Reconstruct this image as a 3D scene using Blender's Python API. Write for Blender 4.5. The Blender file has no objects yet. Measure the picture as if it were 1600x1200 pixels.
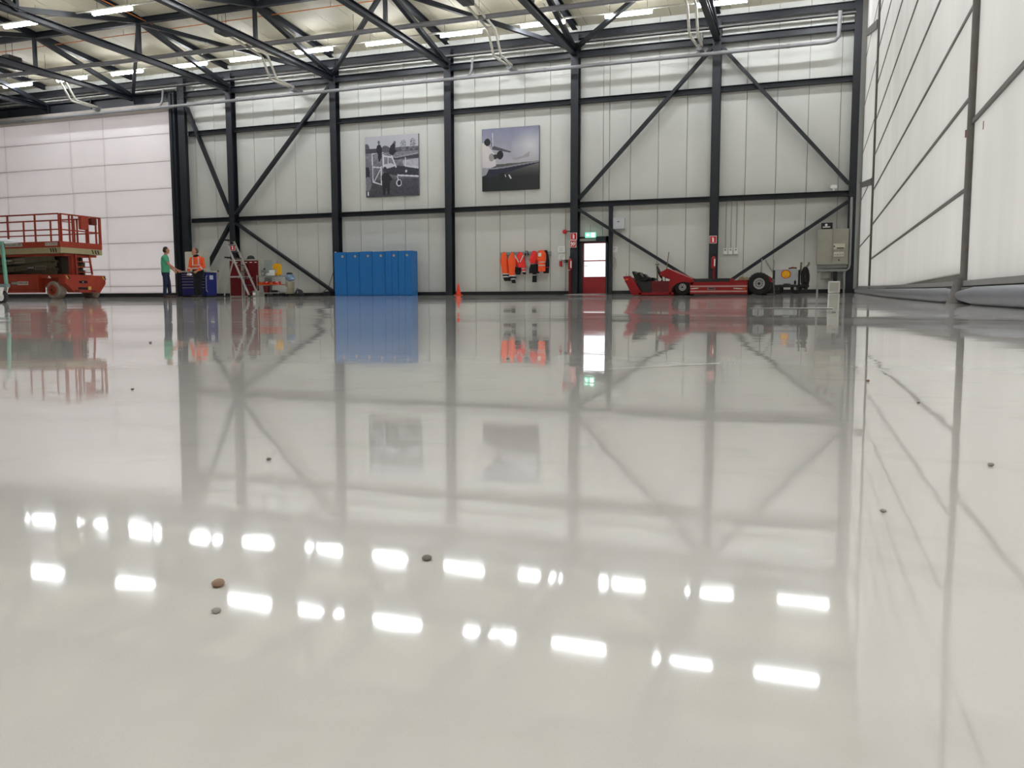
import bpy, bmesh, math, random
from mathutils import Vector, Matrix, noise
random.seed(7)
SC = bpy.context.scene
COL = SC.collection

# ------------------------------------------------------------------ camera
F_PX, PITCH, ROLL, YAW = 1321.6, -0.0960, -0.0024, 0.3401
CAM_Z = -0.28                       # floor level at the back wall is z = 0, the slab falls towards the camera
_fw = Vector((-math.sin(YAW)*math.cos(PITCH), math.cos(YAW)*math.cos(PITCH), math.sin(PITCH)))
_r0 = Vector((math.cos(YAW), math.sin(YAW), 0)); _u0 = _r0.cross(_fw)
_rt = math.cos(ROLL)*_r0 + math.sin(ROLL)*_u0
_up = -math.sin(ROLL)*_r0 + math.cos(ROLL)*_u0
cam_d = bpy.data.cameras.new('camera'); cam = bpy.data.objects.new('camera', cam_d); COL.objects.link(cam)
m = Matrix((_rt, _up, -_fw)).transposed().to_4x4(); m.translation = Vector((0, 0, CAM_Z))
cam.matrix_world = m
cam_d.sensor_width = 36; cam_d.lens = F_PX/1600*36; cam_d.clip_start = 0.005; cam_d.clip_end = 400
SC.camera = cam

# ------------------------------------------------------------------ world, exposure
SC.view_settings.view_transform = 'Standard'; SC.view_settings.look = 'None'
SC.view_settings.gamma = 1; SC.view_settings.use_curve_mapping = False
SC.view_settings.exposure = 0.31
W = bpy.data.worlds.new('overcast_sky'); SC.world = W; W.use_nodes = True
bg = W.node_tree.nodes['Background']; bg.inputs[0].default_value = (0.93, 0.965, 1.0, 1); bg.inputs[1].default_value = 1.5
TUBE_STRENGTH = 50.0

def at(px, py, Y=None, X=None):
    d = _fw + _rt*((px-800)/F_PX) + _up*((600-py)/F_PX)
    t = Y/d.y if Y is not None else X/d.x
    return Vector((d.x*t, d.y*t, d.z*t + CAM_Z))
def AX(px, Y, py=440): return at(px, py, Y=Y).x
def AZ(px, py, Y): return at(px, py, Y=Y).z

# ------------------------------------------------------------------ materials
MATS = {}
def srgb(c): return tuple(((v/255)/12.92 if v/255 <= 0.04045 else ((v/255+0.055)/1.055)**2.4) for v in c)
def mat(name, col, rough=0.5, metal=0.0, var=0.06, scale=6.0, bump=0.0, bscale=40.0, spec=0.5, emit=None, estr=0.0, stretch=None):
    if name in MATS: return MATS[name]
    M = bpy.data.materials.new(name); M.use_nodes = True; nt = M.node_tree; b = nt.nodes['Principled BSDF']
    col = srgb(col); tc = nt.nodes.new('ShaderNodeTexCoord'); mp = nt.nodes.new('ShaderNodeMapping')
    nt.links.new(tc.outputs['Object'], mp.inputs[0])
    if stretch: mp.inputs['Scale'].default_value = stretch
    n = nt.nodes.new('ShaderNodeTexNoise'); n.inputs['Scale'].default_value = scale; n.inputs['Detail'].default_value = 4
    nt.links.new(mp.outputs[0], n.inputs[0])
    r = nt.nodes.new('ShaderNodeValToRGB'); r.color_ramp.elements[0].position = 0.3; r.color_ramp.elements[1].position = 0.7
    r.color_ramp.elements[0].color = (*[c*(1-var) for c in col], 1); r.color_ramp.elements[1].color = (*[min(1, c*(1+var)) for c in col], 1)
    nt.links.new(n.outputs[0], r.inputs[0]); nt.links.new(r.outputs[0], b.inputs['Base Color'])
    b.inputs['Roughness'].default_value = rough; b.inputs['Metallic'].default_value = metal
    b.inputs['Specular IOR Level'].default_value = spec
    if bump:
        n2 = nt.nodes.new('ShaderNodeTexNoise'); n2.inputs['Scale'].default_value = bscale
        bp = nt.nodes.new('ShaderNodeBump'); bp.inputs['Strength'].default_value = bump; bp.inputs['Distance'].default_value = 0.01
        nt.links.new(mp.outputs[0], n2.inputs[0]); nt.links.new(n2.outputs[0], bp.inputs['Height']); nt.links.new(bp.outputs[0], b.inputs['Normal'])
    if emit:
        b.inputs['Emission Color'].default_value = (*emit, 1); b.inputs['Emission Strength'].default_value = estr
    MATS[name] = M; return M
STEEL = mat('anthracite_paint', (27, 31, 38), 0.5, var=0.1)
WALLM = mat('sandwich_panel', (206, 206, 200), 0.45, var=0.02, scale=1.2)
ROOFM = mat('roof_panel', (196, 190, 168), 0.6, var=0.03, scale=1.0)
def fabric(name, col, t, var=0.03, stretch=(1, 1, 1)):
    M = mat(name, col, 0.5, var=var, scale=1.1, stretch=stretch); nt = M.node_tree; b = nt.nodes['Principled BSDF']; out = nt.nodes['Material Output']
    tr = nt.nodes.new('ShaderNodeBsdfTranslucent'); mx = nt.nodes.new('ShaderNodeMixShader'); mx.inputs[0].default_value = t
    src = b.inputs['Base Color'].links[0].from_socket; nt.links.new(src, tr.inputs[0]); nt.links.new(b.outputs[0], mx.inputs[1]); nt.links.new(tr.outputs[0], mx.inputs[2]); nt.links.new(mx.outputs[0], out.inputs[0])
    return M
DOORW = fabric('white_fabric', (240, 235, 234), 0.42, 0.015)
CURT = fabric('curtain_fabric', (236, 234, 230), 0.45, 0.05, (1, 1.2, 0.25))
GASK = mat('grey_gasket', (106, 102, 99), 0.6, var=0.12, scale=9)
SEAL = mat('grey_vinyl', (112, 114, 122), 0.32, var=0.15, scale=3)
JOINT = mat('joint_dark', (120, 116, 108), 0.7)
ALU = mat('aluminium', (178, 178, 176), 0.38, metal=0.7, var=0.05)
GREYP = mat('grey_pvc', (128, 128, 130), 0.4)
PALEP = mat('pale_pipe', (205, 202, 190), 0.4)
BLACK = mat('black_plastic', (20, 20, 22), 0.5, var=0.15)
RUBBER = mat('tyre_rubber', (27, 27, 28), 0.8, var=0.2, bump=0.3)
RED = mat('tug_red', (150, 18, 26), 0.35, var=0.08)
DRED = mat('dark_red', (104, 14, 22), 0.4, var=0.1)
LIFTR = mat('lift_red', (166, 60, 40), 0.5, var=0.12, scale=4)
BEIGE = mat('beige_paint', (176, 166, 128), 0.5, var=0.08)
OLIVE = mat('olive_steel', (96, 90, 70), 0.55, var=0.15, scale=3)
WHITE = mat('white_paint', (236, 235, 232), 0.45, var=0.02)
OFFW = mat('light_grey_paint', (186, 184, 172), 0.45, var=0.03)
GREYB = mat('grey_paint', (150, 152, 152), 0.45, var=0.04)
BLUEL = mat('locker_blue', (32, 108, 176), 0.4, var=0.05)
NAVY = mat('cabinet_blue', (24, 34, 106), 0.4, var=0.05)
HIVIS = mat('hivis_orange', (255, 92, 40), 0.75, var=0.08, scale=12, bump=0.25)
HIRED = mat('hivis_red', (236, 48, 44), 0.75, var=0.1, scale=12, bump=0.25)
REFL = mat('reflective_tape', (206, 206, 204), 0.45)
NAVYC = mat('navy_cloth', (14, 15, 21), 0.85, var=0.2, bump=0.2)
JEANS = mat('jeans', (38, 46, 72), 0.85, var=0.15, bump=0.2)
GREENC = mat('green_cotton', (86, 178, 140), 0.85, var=0.05, bump=0.15)
SKIN = mat('skin', (196, 138, 112), 0.55, var=0.04)
HAIR = mat('hair', (52, 38, 30), 0.8, var=0.2, bump=0.4, bscale=90)
LEATH = mat('brown_leather', (62, 40, 32), 0.55)
YEL = mat('yellow_plastic', (236, 178, 28), 0.45)
ORNG = mat('orange_plastic', (226, 92, 34), 0.5)
SIGNR = mat('sign_red', (196, 24, 36), 0.45)
COPPER = mat('copper_pipe', (196, 112, 52), 0.45)

# ------------------------------------------------------------------ mesh builder
class MB:
    def __init__(s): s.v = []; s.f = []; s.m = []; s.cur = 0
    def add(s, vs, fs):
        o = len(s.v); s.v += [Vector(x) for x in vs]; s.f += [[i+o for i in f] for f in fs]; s.m += [s.cur]*len(fs); return s
    def box(s, a, b):
        x0, y0, z0 = a; x1, y1, z1 = b
        return s.add([(x0,y0,z0),(x1,y0,z0),(x1,y1,z0),(x0,y1,z0),(x0,y0,z1),(x1,y0,z1),(x1,y1,z1),(x0,y1,z1)],
                     [(0,3,2,1),(4,5,6,7),(0,1,5,4),(1,2,6,5),(2,3,7,6),(3,0,4,7)])
    def cbox(s, c, d): return s.box([c[i]-d[i]/2 for i in range(3)], [c[i]+d[i]/2 for i in range(3)])
    def frame(s, p0, p1, ref=(0, 0, 1)):
        t = (Vector(p1)-Vector(p0)).normalized(); r = Vector(ref)
        if abs(t.dot(r)) > 0.98: r = Vector((0, 1, 0))
        u = t.cross(r).normalized(); w = u.cross(t).normalized(); return t, u, w
    def bar(s, p0, p1, a, b, ref=(0, 0, 1)):          # box section: a across, b along ref
        t, u, w = s.frame(p0, p1, ref); vs = []
        for p in (Vector(p0), Vector(p1)):
            for i, j in ((-1,-1),(1,-1),(1,1),(-1,1)): vs.append(p+u*(a/2*i)+w*(b/2*j))
        return s.add(vs, [(0,3,2,1),(4,5,6,7),(0,1,5,4),(1,2,6,5),(2,3,7,6),(3,0,4,7)])
    def ibar(s, p0, p1, a, b, ref=(0, 0, 1), t=0.016):
        tt, u, w = s.frame(p0, p1, ref)
        for k in (-1, 1):
            o = w*(k*(b/2-t/2)); s.bar(Vector(p0)+o, Vector(p1)+o, a, t, ref)
        return s.bar(p0, p1, t, b-2*t, ref)
    def cyl(s, p0, p1, r0, r1=None, n=12, caps=True):
        r1 = r0 if r1 is None else r1; t, u, w = s.frame(p0, p1); vs = []
        for p, r in ((Vector(p0), r0), (Vector(p1), r1)):
            for i in range(n): a = 2*math.pi*i/n; vs.append(p+u*(r*math.cos(a))+w*(r*math.sin(a)))
        fs = [(i, (i+1) % n, n+(i+1) % n, n+i) for i in range(n)]
        if caps: fs += [tuple(range(n-1, -1, -1)), tuple(range(n, 2*n))]
        return s.add(vs, fs)
    def tube(s, pts, r, n=8):
        pts = [Vector(p) for p in pts]; rs = r if isinstance(r, (list, tuple)) else [r]*len(pts); vs = []; fs = []; pu = None
        for k, p in enumerate(pts):
            t = (pts[min(k+1, len(pts)-1)]-pts[max(k-1, 0)]).normalized()
            if pu is None:
                ref = Vector((0, 0, 1)) if abs(t.z) < 0.9 else Vector((1, 0, 0)); u = t.cross(ref).normalized()
            else: u = (pu - t*pu.dot(t)).normalized()
            pu = u; w = t.cross(u)
            for i in range(n): a = 2*math.pi*i/n; vs.append(p+u*(rs[k]*math.cos(a))+w*(rs[k]*math.sin(a)))
        for k in range(len(pts)-1):
            for i in range(n): fs.append((k*n+i, k*n+(i+1) % n, (k+1)*n+(i+1) % n, (k+1)*n+i))
        fs += [tuple(range(n-1, -1, -1)), tuple(range((len(pts)-1)*n, len(pts)*n))]
        return s.add(vs, fs)
    def prism(s, poly, y0, y1):                        # polygon in x,z extruded along y
        n = len(poly); vs = [(p[0], y0, p[1]) for p in poly]+[(p[0], y1, p[1]) for p in poly]
        return s.add(vs, [tuple(range(n)), tuple(range(2*n-1, n-1, -1))]+[(i, n+i, n+(i+1) % n, (i+1) % n) for i in range(n)])
    def prismx(s, poly, x0, x1):                       # polygon in y,z extruded along x
        n = len(poly); vs = [(x0, p[0], p[1]) for p in poly]+[(x1, p[0], p[1]) for p in poly]
        return s.add(vs, [tuple(range(n-1, -1, -1)), tuple(range(n, 2*n))]+[(i, (i+1) % n, n+(i+1) % n, n+i) for i in range(n)])
    def lathe(s, prof, c, axis='z', n=20):             # prof: (radius, height)
        vs = []; fs = []
        for r, h in prof:
            for i in range(n):
                a = 2*math.pi*i/n; p = (r*math.cos(a), r*math.sin(a), h)
                if axis == 'y': p = (p[0], p[2], p[1])
                elif axis == 'x': p = (p[2], p[0], p[1])
                vs.append(Vector(c)+Vector(p))
        k = len(prof)
        for j in range(k-1):
            for i in range(n): fs.append((j*n+i, j*n+(i+1) % n, (j+1)*n+(i+1) % n, (j+1)*n+i))
        fs += [tuple(range(n-1, -1, -1)), tuple(range((k-1)*n, k*n))]
        return s.add(vs, fs)
    def ell(s, c, r, n=14, k=9):
        vs = []; fs = []
        for j in range(1, k):
            th = math.pi*j/k
            for i in range(n):
                a = 2*math.pi*i/n; vs.append((c[0]+r[0]*math.sin(th)*math.cos(a), c[1]+r[1]*math.sin(th)*math.sin(a), c[2]+r[2]*math.cos(th)))
        o = len(vs); vs += [(c[0], c[1], c[2]+r[2]), (c[0], c[1], c[2]-r[2])]
        for j in range(k-2):
            for i in range(n): fs.append((j*n+i, (j+1)*n+i, (j+1)*n+(i+1) % n, j*n+(i+1) % n))
        for i in range(n): fs += [(o, i, (i+1) % n), (o+1, (k-2)*n+(i+1) % n, (k-2)*n+i)]
        return s.add(vs, fs)
    def cap(s, p0, p1, r0, r1=None):                   # tapered capsule
        r1 = r0 if r1 is None else r1; s.cyl(p0, p1, r0, r1, 14); s.ell(p0, (r0,)*3); return s.ell(p1, (r1,)*3)
    def sections(s, secs, n=20, fold=0.0, seed=0):     # stack of horizontal ellipses (cx, cy, z, rx, ry)
        vs = []; fs = []
        for k, (cx, cy, z, rx, ry) in enumerate(secs):
            for i in range(n):
                a = 2*math.pi*i/n; q = 1+fold*math.sin(a*5+seed+k*0.35)*min(1, k/2)+fold*0.5*math.sin(a*9+seed*2)
                vs.append((cx+rx*q*math.cos(a), cy+ry*q*math.sin(a), z))
        for k in range(len(secs)-1):
            for i in range(n): fs.append((k*n+i, (k+1)*n+i, (k+1)*n+(i+1) % n, k*n+(i+1) % n))
        fs += [tuple(range(n)), tuple(range(len(secs)*n-1, (len(secs)-1)*n-1, -1))]
        return s.add(vs, fs)
    def build(s, name, mats, parent=None, loc=None, bevel=0.0, smooth=True, remesh=None, relax=0, label=None, kind=None):
        me = bpy.data.meshes.new(name); o0 = Vector(loc) if loc is not None else Vector((0, 0, 0))
        me.from_pydata([tuple(v) for v in s.v], [], s.f)
        for M in (mats if isinstance(mats, (list, tuple)) else [mats]): me.materials.append(M)
        if any(s.m): me.polygons.foreach_set('material_index', s.m)
        bm = bmesh.new(); bm.from_mesh(me); bmesh.ops.recalc_face_normals(bm, faces=bm.faces)
        if bevel: bmesh.ops.bevel(bm, geom=bm.edges[:], offset=bevel, segments=2, affect='EDGES', clamp_overlap=True)
        bm.to_mesh(me); bm.free()
        o = bpy.data.objects.new(name, me); COL.objects.link(o)
        if remesh:
            md = o.modifiers.new('r', 'REMESH'); md.mode = 'VOXEL'; md.voxel_size = remesh
            if relax: sm = o.modifiers.new('s', 'SMOOTH'); sm.iterations = relax; sm.factor = 0.5
            dg = bpy.context.evaluated_depsgraph_get(); new = bpy.data.meshes.new_from_object(o.evaluated_get(dg))
            o.modifiers.clear(); o.data = new; me = new
            me.polygons.foreach_set('use_smooth', [True]*len(me.polygons))
        elif smooth:
            me.polygons.foreach_set('use_smooth', [True]*len(me.polygons)); me.set_sharp_from_angle(angle=math.radians(38))
        if parent: o.parent = parent
        o.location = o0
        if label: o['label'] = label
        if kind: o['kind'] = kind
        return o
def thing(name, label, cat, loc=(0, 0, 0), rz=0.0, group=None):
    o = bpy.data.objects.new(name, None); COL.objects.link(o); o.location = loc; o.rotation_euler = (0, 0, rz)
    o.empty_display_size = 0.1; o['label'] = label; o['category'] = cat
    if group: o['group'] = group
    return o
def tag(o, label, cat, group=None):
    o['label'] = label; o['category'] = cat
    if group: o['group'] = group
    return o
def struct(o, label=None, cat=None):
    o['kind'] = 'structure'
    if label: o['label'] = label
    if cat: o['category'] = cat
    return o
def copy_child(o, parent, loc=None):
    c = o.copy(); COL.objects.link(c); c.parent = parent
    if loc is not None: c.location = loc
    return c
def text(name, body, size, M, parent, loc, rot=(math.pi/2, 0, 0), extrude=0.002, width=None):
    cu = bpy.data.curves.new(name, 'FONT'); cu.body = body; cu.size = size; cu.extrude = extrude; cu.align_x = 'CENTER'; cu.align_y = 'CENTER'; cu.resolution_u = 3
    t = bpy.data.objects.new(name, cu); COL.objects.link(t)
    me = bpy.data.meshes.new_from_object(t.evaluated_get(bpy.context.evaluated_depsgraph_get()))
    bpy.data.objects.remove(t); o = bpy.data.objects.new(name, me); COL.objects.link(o); me.materials.clear(); me.materials.append(M)
    o.parent = parent; o.location = loc; o.rotation_euler = rot
    if width:
        xs = [v.co.x for v in me.vertices]; k = width/max(1e-6, max(xs)-min(xs))
        for v in me.vertices: v.co.x *= k
    return o
ORD = ['first','second','third','fourth','fifth','sixth','seventh','eighth','ninth','tenth','eleventh','twelfth','thirteenth','fourteenth']

# ------------------------------------------------------------------ floor profile: the slab dips to a shallow valley near the camera and climbs to the wall
CAM_H = 0.042
_tab = []
def _slope(y):
    def ramp(a, b, y0, y1): t = min(1, max(0, (y-y0)/(y1-y0))); t = t*t*(3-2*t); return a+(b-a)*t
    if y < 0: return -0.004
    s = ramp(-0.004, 0.0078, 1.15, 1.75)
    if y > 5: s = ramp(0.0078, 0.0102, 5, 11)
    if y > 15: s = ramp(0.0102, 0.0168, 15, 22)
    return s
_z = -CAM_H; _dy = 0.02; _ys = [0]; _zs = [_z]
while _ys[-1] < 32:
    _z += _slope(_ys[-1]+_dy/2)*_dy; _ys.append(_ys[-1]+_dy); _zs.append(_z)
_fix = 0.28 - _zs[int(29.27/_dy)]
def _S(t): t = min(1, max(0, t)); return t*t*(3-2*t)
def fz(y, x=None):
    return _fz(y) if x is None else _fz(y) - 0.034*_S((x+3)/4.3)*_S((y-1.2)/2.6)*(1-_S((y-9)/11))
def _fz(y):
    if y <= 0: return CAM_Z - CAM_H - 0.004*y
    i = min(len(_zs)-2, int(y/_dy)); t = y/_dy-i
    z = _zs[i]*(1-t)+_zs[i+1]*t
    return z + CAM_Z + _fix*max(0, (y-8)/21.27)

# ================================================================== STRUCTURE
YW = 29.42; XR = 1.357; XL = -46.0; YB = -14.0
# floor ---------------------------------------------------------------------
def floor_material():
    M = bpy.data.materials.new('epoxy_floor'); M.use_nodes = True; nt = M.node_tree; b = nt.nodes['Principled BSDF']; N = nt.nodes.new; L = nt.links.new
    tc = N('ShaderNodeTexCoord')
    def nz(scale, detail=3, rough=0.5):
        n = N('ShaderNodeTexNoise'); n.inputs['Scale'].default_value = scale; n.inputs['Detail'].default_value = detail; n.inputs['Roughness'].default_value = rough
        L(tc.outputs['Object'], n.inputs[0]); return n
    n1 = nz(0.35, 5); r = N('ShaderNodeValToRGB'); r.color_ramp.elements[0].position = 0.35; r.color_ramp.elements[1].position = 0.68
    r.color_ramp.elements[0].color = (*srgb((228, 224, 217)), 1); r.color_ramp.elements[1].color = (*srgb((237, 233, 226)), 1)
    L(n1.outputs[0], r.inputs[0])
    n2 = nz(38, 3); r2 = N('ShaderNodeValToRGB'); r2.color_ramp.elements[0].position = 0.28; r2.color_ramp.elements[1].position = 0.42
    r2.color_ramp.elements[0].color = (0.93, 0.93, 0.92, 1); r2.color_ramp.elements[1].color = (1, 1, 1, 1); L(n2.outputs[0], r2.inputs[0])
    mx = N('ShaderNodeMix'); mx.data_type = 'RGBA'; mx.blend_type = 'MULTIPLY'; mx.inputs['Factor'].default_value = 1
    L(r.outputs[0], mx.inputs[6]); L(r2.outputs[0], mx.inputs[7]); L(mx.outputs[2], b.inputs['Base Color'])
    n3 = nz(1.3, 4); mr = N('ShaderNodeMapRange'); mr.inputs['From Min'].default_value = 0.3; mr.inputs['From Max'].default_value = 0.75
    mr.inputs['To Min'].default_value = 0.015; mr.inputs['To Max'].default_value = 0.05; L(n3.outputs[0], mr.inputs[0]); L(mr.outputs[0], b.inputs['Roughness'])
    n5 = nz(15000, 0); m5 = N('ShaderNodeMapRange'); m5.inputs['From Min'].default_value = 0.3; m5.inputs['From Max'].default_value = 0.7; m5.inputs['To Min'].default_value = 1.27; m5.inputs['To Max'].default_value = 1.68; L(n5.outputs[0], m5.inputs[0]); L(m5.outputs[0], b.inputs['IOR'])
    h1 = nz(1.3, 2, 0.4); h2 = nz(20, 3, 0.5); a = N('ShaderNodeMath'); a.operation = 'MULTIPLY_ADD'; a.inputs[1].default_value = 0.05
    L(h2.outputs[0], a.inputs[0]); L(h1.outputs[0], a.inputs[2]); h0 = nz(0.3, 2, 0.4); a0 = N('ShaderNodeMath'); a0.operation = 'MULTIPLY_ADD'; a0.inputs[1].default_value = 1.3; L(h0.outputs[0], a0.inputs[0]); L(a.outputs[0], a0.inputs[2]); a = a0
    bp = N('ShaderNodeBump'); bp.inputs['Strength'].default_value = 1.0; bp.inputs['Distance'].default_value = 0.0022
    L(a.outputs[0], bp.inputs['Height']); L(bp.outputs[0], b.inputs['Normal'])
    return M
ys = [YB, -8, -4, -2, -1, 0] + [0.25*i for i in range(1, 4)] + [1+0.05*i for i in range(21)] + [2.25+0.25*i for i in range(12)] + [5.5+0.5*i for i in range(49)]
mb = MB(); xs = [XL, -30, -15, -6] + [-3+0.31*i for i in range(16)]
for y in ys:
    for x in xs: mb.v.append(Vector((x, y, fz(y, x))))
nx = len(xs)
for j in range(len(ys)-1):
    for i in range(nx-1): mb.f.append([j*nx+i, j*nx+i+1, (j+1)*nx+i+1, (j+1)*nx+i]); mb.m.append(0)
floor = mb.build('floor', floor_material()); floor.data.polygons.foreach_set('use_smooth', [True]*len(floor.data.polygons))
struct(floor, 'glossy light grey epoxy hangar floor', 'floor')
# apron outside the back door
ap = MB().box((-20, 29.75, -0.25), (8, 60, -0.05)).build('trim_1', mat('apron_concrete', (168, 166, 160), 0.9)); struct(ap, 'concrete apron outside the exit door', 'ground')

# back wall -----------------------------------------------------------------
X0 = -22.38; BAY = 4.8; MOD = BAY/5
CX = [X0+BAY*k for k in range(5)]
DX0, DX1, DZ = -7.84, -6.80, 2.02            # exit door opening
mb = MB(); mb.box((-25.3, YW+0.05, 0), (DX0, YW+0.12, 9.4)); mb.box((DX1, YW+0.05, 0), (XR+0.3, YW+0.12, 9.4)); mb.box((DX0, YW+0.05, DZ), (DX1, YW+0.12, 9.4)); mb.box((XL, YW+0.07, 8.25), (-25.3, YW+0.14, 9.4))
wb = struct(mb.build('wall_back', JOINT), 'pale insulated panel back wall of the hangar', 'wall')
def wpanel(xa, xb, za, zb): MB().box((xa+0.007, YW, za), (xb-0.007, YW+0.06, zb)).build('wall_panel', WALLM, wb, bevel=0.006)
xa = XL
while xa < -25.3: wpanel(xa, min(xa+MOD, -25.26), 8.32, 9.35); xa += MOD
xa = X0-3*MOD; i = -3
while xa < XR:
    xb = min(xa+MOD, XR+0.2)
    if xb <= DX0 or xa >= DX1: wpanel(xa, xb, 0.12, 9.35)
    else:
        if xa < DX0: wpanel(xa, DX0, 0.12, 9.35)
        wpanel(max(xa, DX0), min(xb, DX1), DZ, 9.35)
        if xb > DX1: wpanel(DX1, xb, 0.12, 9.35)
    xa += MOD
mb = MB(); mb.box((-24.6, YW-0.10, -0.02), (DX0-0.02, YW+0.02, 0.125)); mb.box((DX1+0.02, YW-0.10, -0.02), (XR, YW+0.02, 0.125))
struct(mb.build('baseboard_back', BLACK), 'black plinth strip along the foot of the back wall', 'plinth')
# white sliding door on the left
zj = [0.16, 0.46, 1.19, 2.32, 3.44, 4.55, 5.67, 6.80, 8.2]; xj = [XL, -42.5, -38.6, -34.8, -30.95, -29.1, -25.2]
mb = MB()
for q in zj: mb.box((XL, YW-0.02, q-0.012), (-25.15, YW+0.02, q+0.012))
for q in xj: mb.box((q-0.008, YW-0.02, 0.02), (q+0.008, YW+0.02, 8.3))
d1 = struct(mb.build('door_1', mat('door_joint', (178, 170, 168), 0.7)), 'large white sliding hangar door of wide horizontal panels', 'door')
for a, b_ in zip(zj[:-1], zj[1:]):
    for c, d in zip(xj[:-1], xj[1:]):
        MB().box((c+0.004, YW-0.05, a+0.009), (d-0.004, YW-0.02, b_-0.009)).build('door_panel', DOORW, d1, bevel=0.006)
MB().box((XL, YW-0.09, -0.02), (-25.2, YW+0.02, 0.15)).build('bottom_seal', BLACK, d1)
# header over the sliding door
mb = MB(); mb.box((XL, 29.05, 7.93), (-25.0, 29.45, 8.02)); mb.box((XL, 29.05, 8.38), (-25.0, 29.45, 8.44)); mb.box((XL, 29.2, 8.0), (-25.0, 29.24, 8.4))
hd = mb.build('door_header', STEEL); tag(hd, 'dark steel header beam over the white sliding door', 'beam')
for x in (-27.1, -29.4, -31.8, -34.2, -36.5): MB().box((x-0.02, 29.06, 8.0), (x+0.02, 29.22, 8.4)).build('stiffener', STEEL, hd)
MB().box((XL, 28.95, 7.68), (-25.2, 29.36, 7.95)).build('fascia', mat('fascia_grey', (170, 162, 154), 0.6), hd)

# left side wall (out of view, closes the hall)
struct(MB().box((XL-0.2, YB, -0.5), (XL, YW+0.2, 12.8)).build('wall_left', WALLM), 'pale side wall at the far left of the hall', 'wall')

struct(MB().box((XL-0.2, YB-0.2, -0.6), (XR+0.3, YB, 13.2)).build('wall_front', WALLM), 'pale end wall of the hall behind the camera', 'wall')
# roof ----------------------------------------------------------------------
def rz_(y): return 9.25+0.085*(29.45-y)
mb = MB(); P = [(XL-0.2, 29.7), (XR+0.6, 29.7), (XR+0.6, YB), (XL-0.2, YB)]
mb.add([(x, y, rz_(y)+0.06) for x, y in P]+[(x, y, rz_(y)+0.2) for x, y in P], [(0,1,2,3),(7,6,5,4),(0,4,5,1),(1,5,6,2),(2,6,7,3),(3,7,4,0)])
ceil = struct(mb.build('ceiling', JOINT), 'beige insulated panel roof above dark trusses', 'ceiling')
pm = None; x = XL
while x < XR+0.5:
    if pm is None:
        mb = MB(); w = MOD-0.014; Q = [(0, 29.68), (w, 29.68), (w, YB), (0, YB)]
        mb.add([(a, y, rz_(y)) for a, y in Q]+[(a, y, rz_(y)+0.055) for a, y in Q], [(0,1,2,3),(7,6,5,4),(0,4,5,1),(1,5,6,2),(2,6,7,3),(3,7,4,0)])
        pm = mb.build('roof_panel', ROOFM, ceil); pm.location = (x, 0, 0)
    else: copy_child(pm, ceil, (x, 0, 0))
    x += MOD

# steel frame ---------------------------------------------------------------
YC = 29.26
def column(x, label, w=0.27, z1=8.9, y=YC, d=0.3):
    t = thing('steel_column', label, 'column', (x, y, 0))
    MB().ibar((0, 0, 0.02), (0, 0, z1), w, d, (0, 1, 0)).build('shaft', STEEL, t)
    MB().cbox((0, 0, 0.012), (w+0.14, d+0.02, 0.03)).build('base_plate', STEEL, t)
    mb = MB()
    for sx in (-1, 1):
        for zz in (3.05, 3.25, 8.05, 8.4): mb.cyl((sx*0.09, -d/2, zz), (sx*0.09, -d/2-0.025, zz), 0.022, n=6)
    mb.build('bolt_set', STEEL, t, kind='stuff'); return t
for x, lb in zip(CX, ['dark steel wall column rising behind the dark red lockers', 'dark steel wall column at the left end of the blue lockers',
                      'dark steel wall column between the two aircraft pictures', 'dark steel wall column beside the red exit door',
                      'dark steel wall column behind the red tow vehicle']): column(x, lb)
column(-24.68, 'dark steel wall column next to the white sliding door jamb', 0.34, d=0.4)
column(1.09, 'dark steel corner post next to the grey control cabinet', 0.22, 9.1)
jm = thing('door_jamb', 'dark steel guide jamb at the edge of the white sliding door', 'jamb', (-25.12, 29.2, 0))
MB().box((-0.14, -0.18, 0), (0.14, 0.25, 8.35)).build('guide_post', STEEL, jm); MB().box((-0.03, -0.24, 0.02), (0.03, -0.17, 8.3)).build('guide_rail', STEEL, jm)
bays = [(-24.66, CX[0], 'between sliding door and dark red lockers column'), (CX[0], CX[1], 'above the ladder and dark red lockers'), (CX[1], CX[2], 'of the bay with the old biplane picture'),
        (CX[2], CX[3], 'of the bay with the jet picture'), (CX[3], CX[4], 'of the bay above the red exit door'), (CX[4], 1.1, 'of the bay above the control cabinet')]
for a, b_, s in bays:
    for z, wd in ((3.14, 'lower'), (6.68, 'upper')):
        o = MB().ibar((a+0.13, YC+0.03, z), (b_-0.11, YC+0.03, z), 0.19, 0.17, t=0.012).build('wall_girt', STEEL); tag(o, f'{wd} dark horizontal wall girt {s}', 'beam')
def brace(x0, z0, x1, z1, label):
    t = thing('wall_brace', label, 'brace', ((x0+x1)/2, YC-0.06, (z0+z1)/2)); c = Vector(t.location)
    p0 = Vector((x0, c.y, z0)); p1 = Vector((x1, c.y, z1)); d = (p1-p0).normalized()
    MB().bar(p0+d*0.04-c, p1-d*0.04-c, 0.10, 0.195, (0, 1, 0)).build('strut', STEEL, t)
    for p, e in ((p0, d), (p1, -d)): MB().bar(p-c, p+e*0.34-c, 0.015, 0.21, (0, 1, 0)).build('gusset_plate', STEEL, t)
brace(-24.5, 7.75, CX[0]-0.12, 3.3, 'upper dark diagonal brace beside the white sliding door')
brace(CX[0]-0.12, 2.98, -24.5, 0.15, 'lower dark diagonal brace behind the man in orange')
brace(CX[0]+0.12, 3.3, CX[1]-0.12, 8.05, 'upper dark diagonal brace left of the biplane picture')
brace(CX[0]+0.12, 2.98, CX[1]-0.12, 0.12, 'lower dark diagonal brace ending at the blue lockers')
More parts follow.
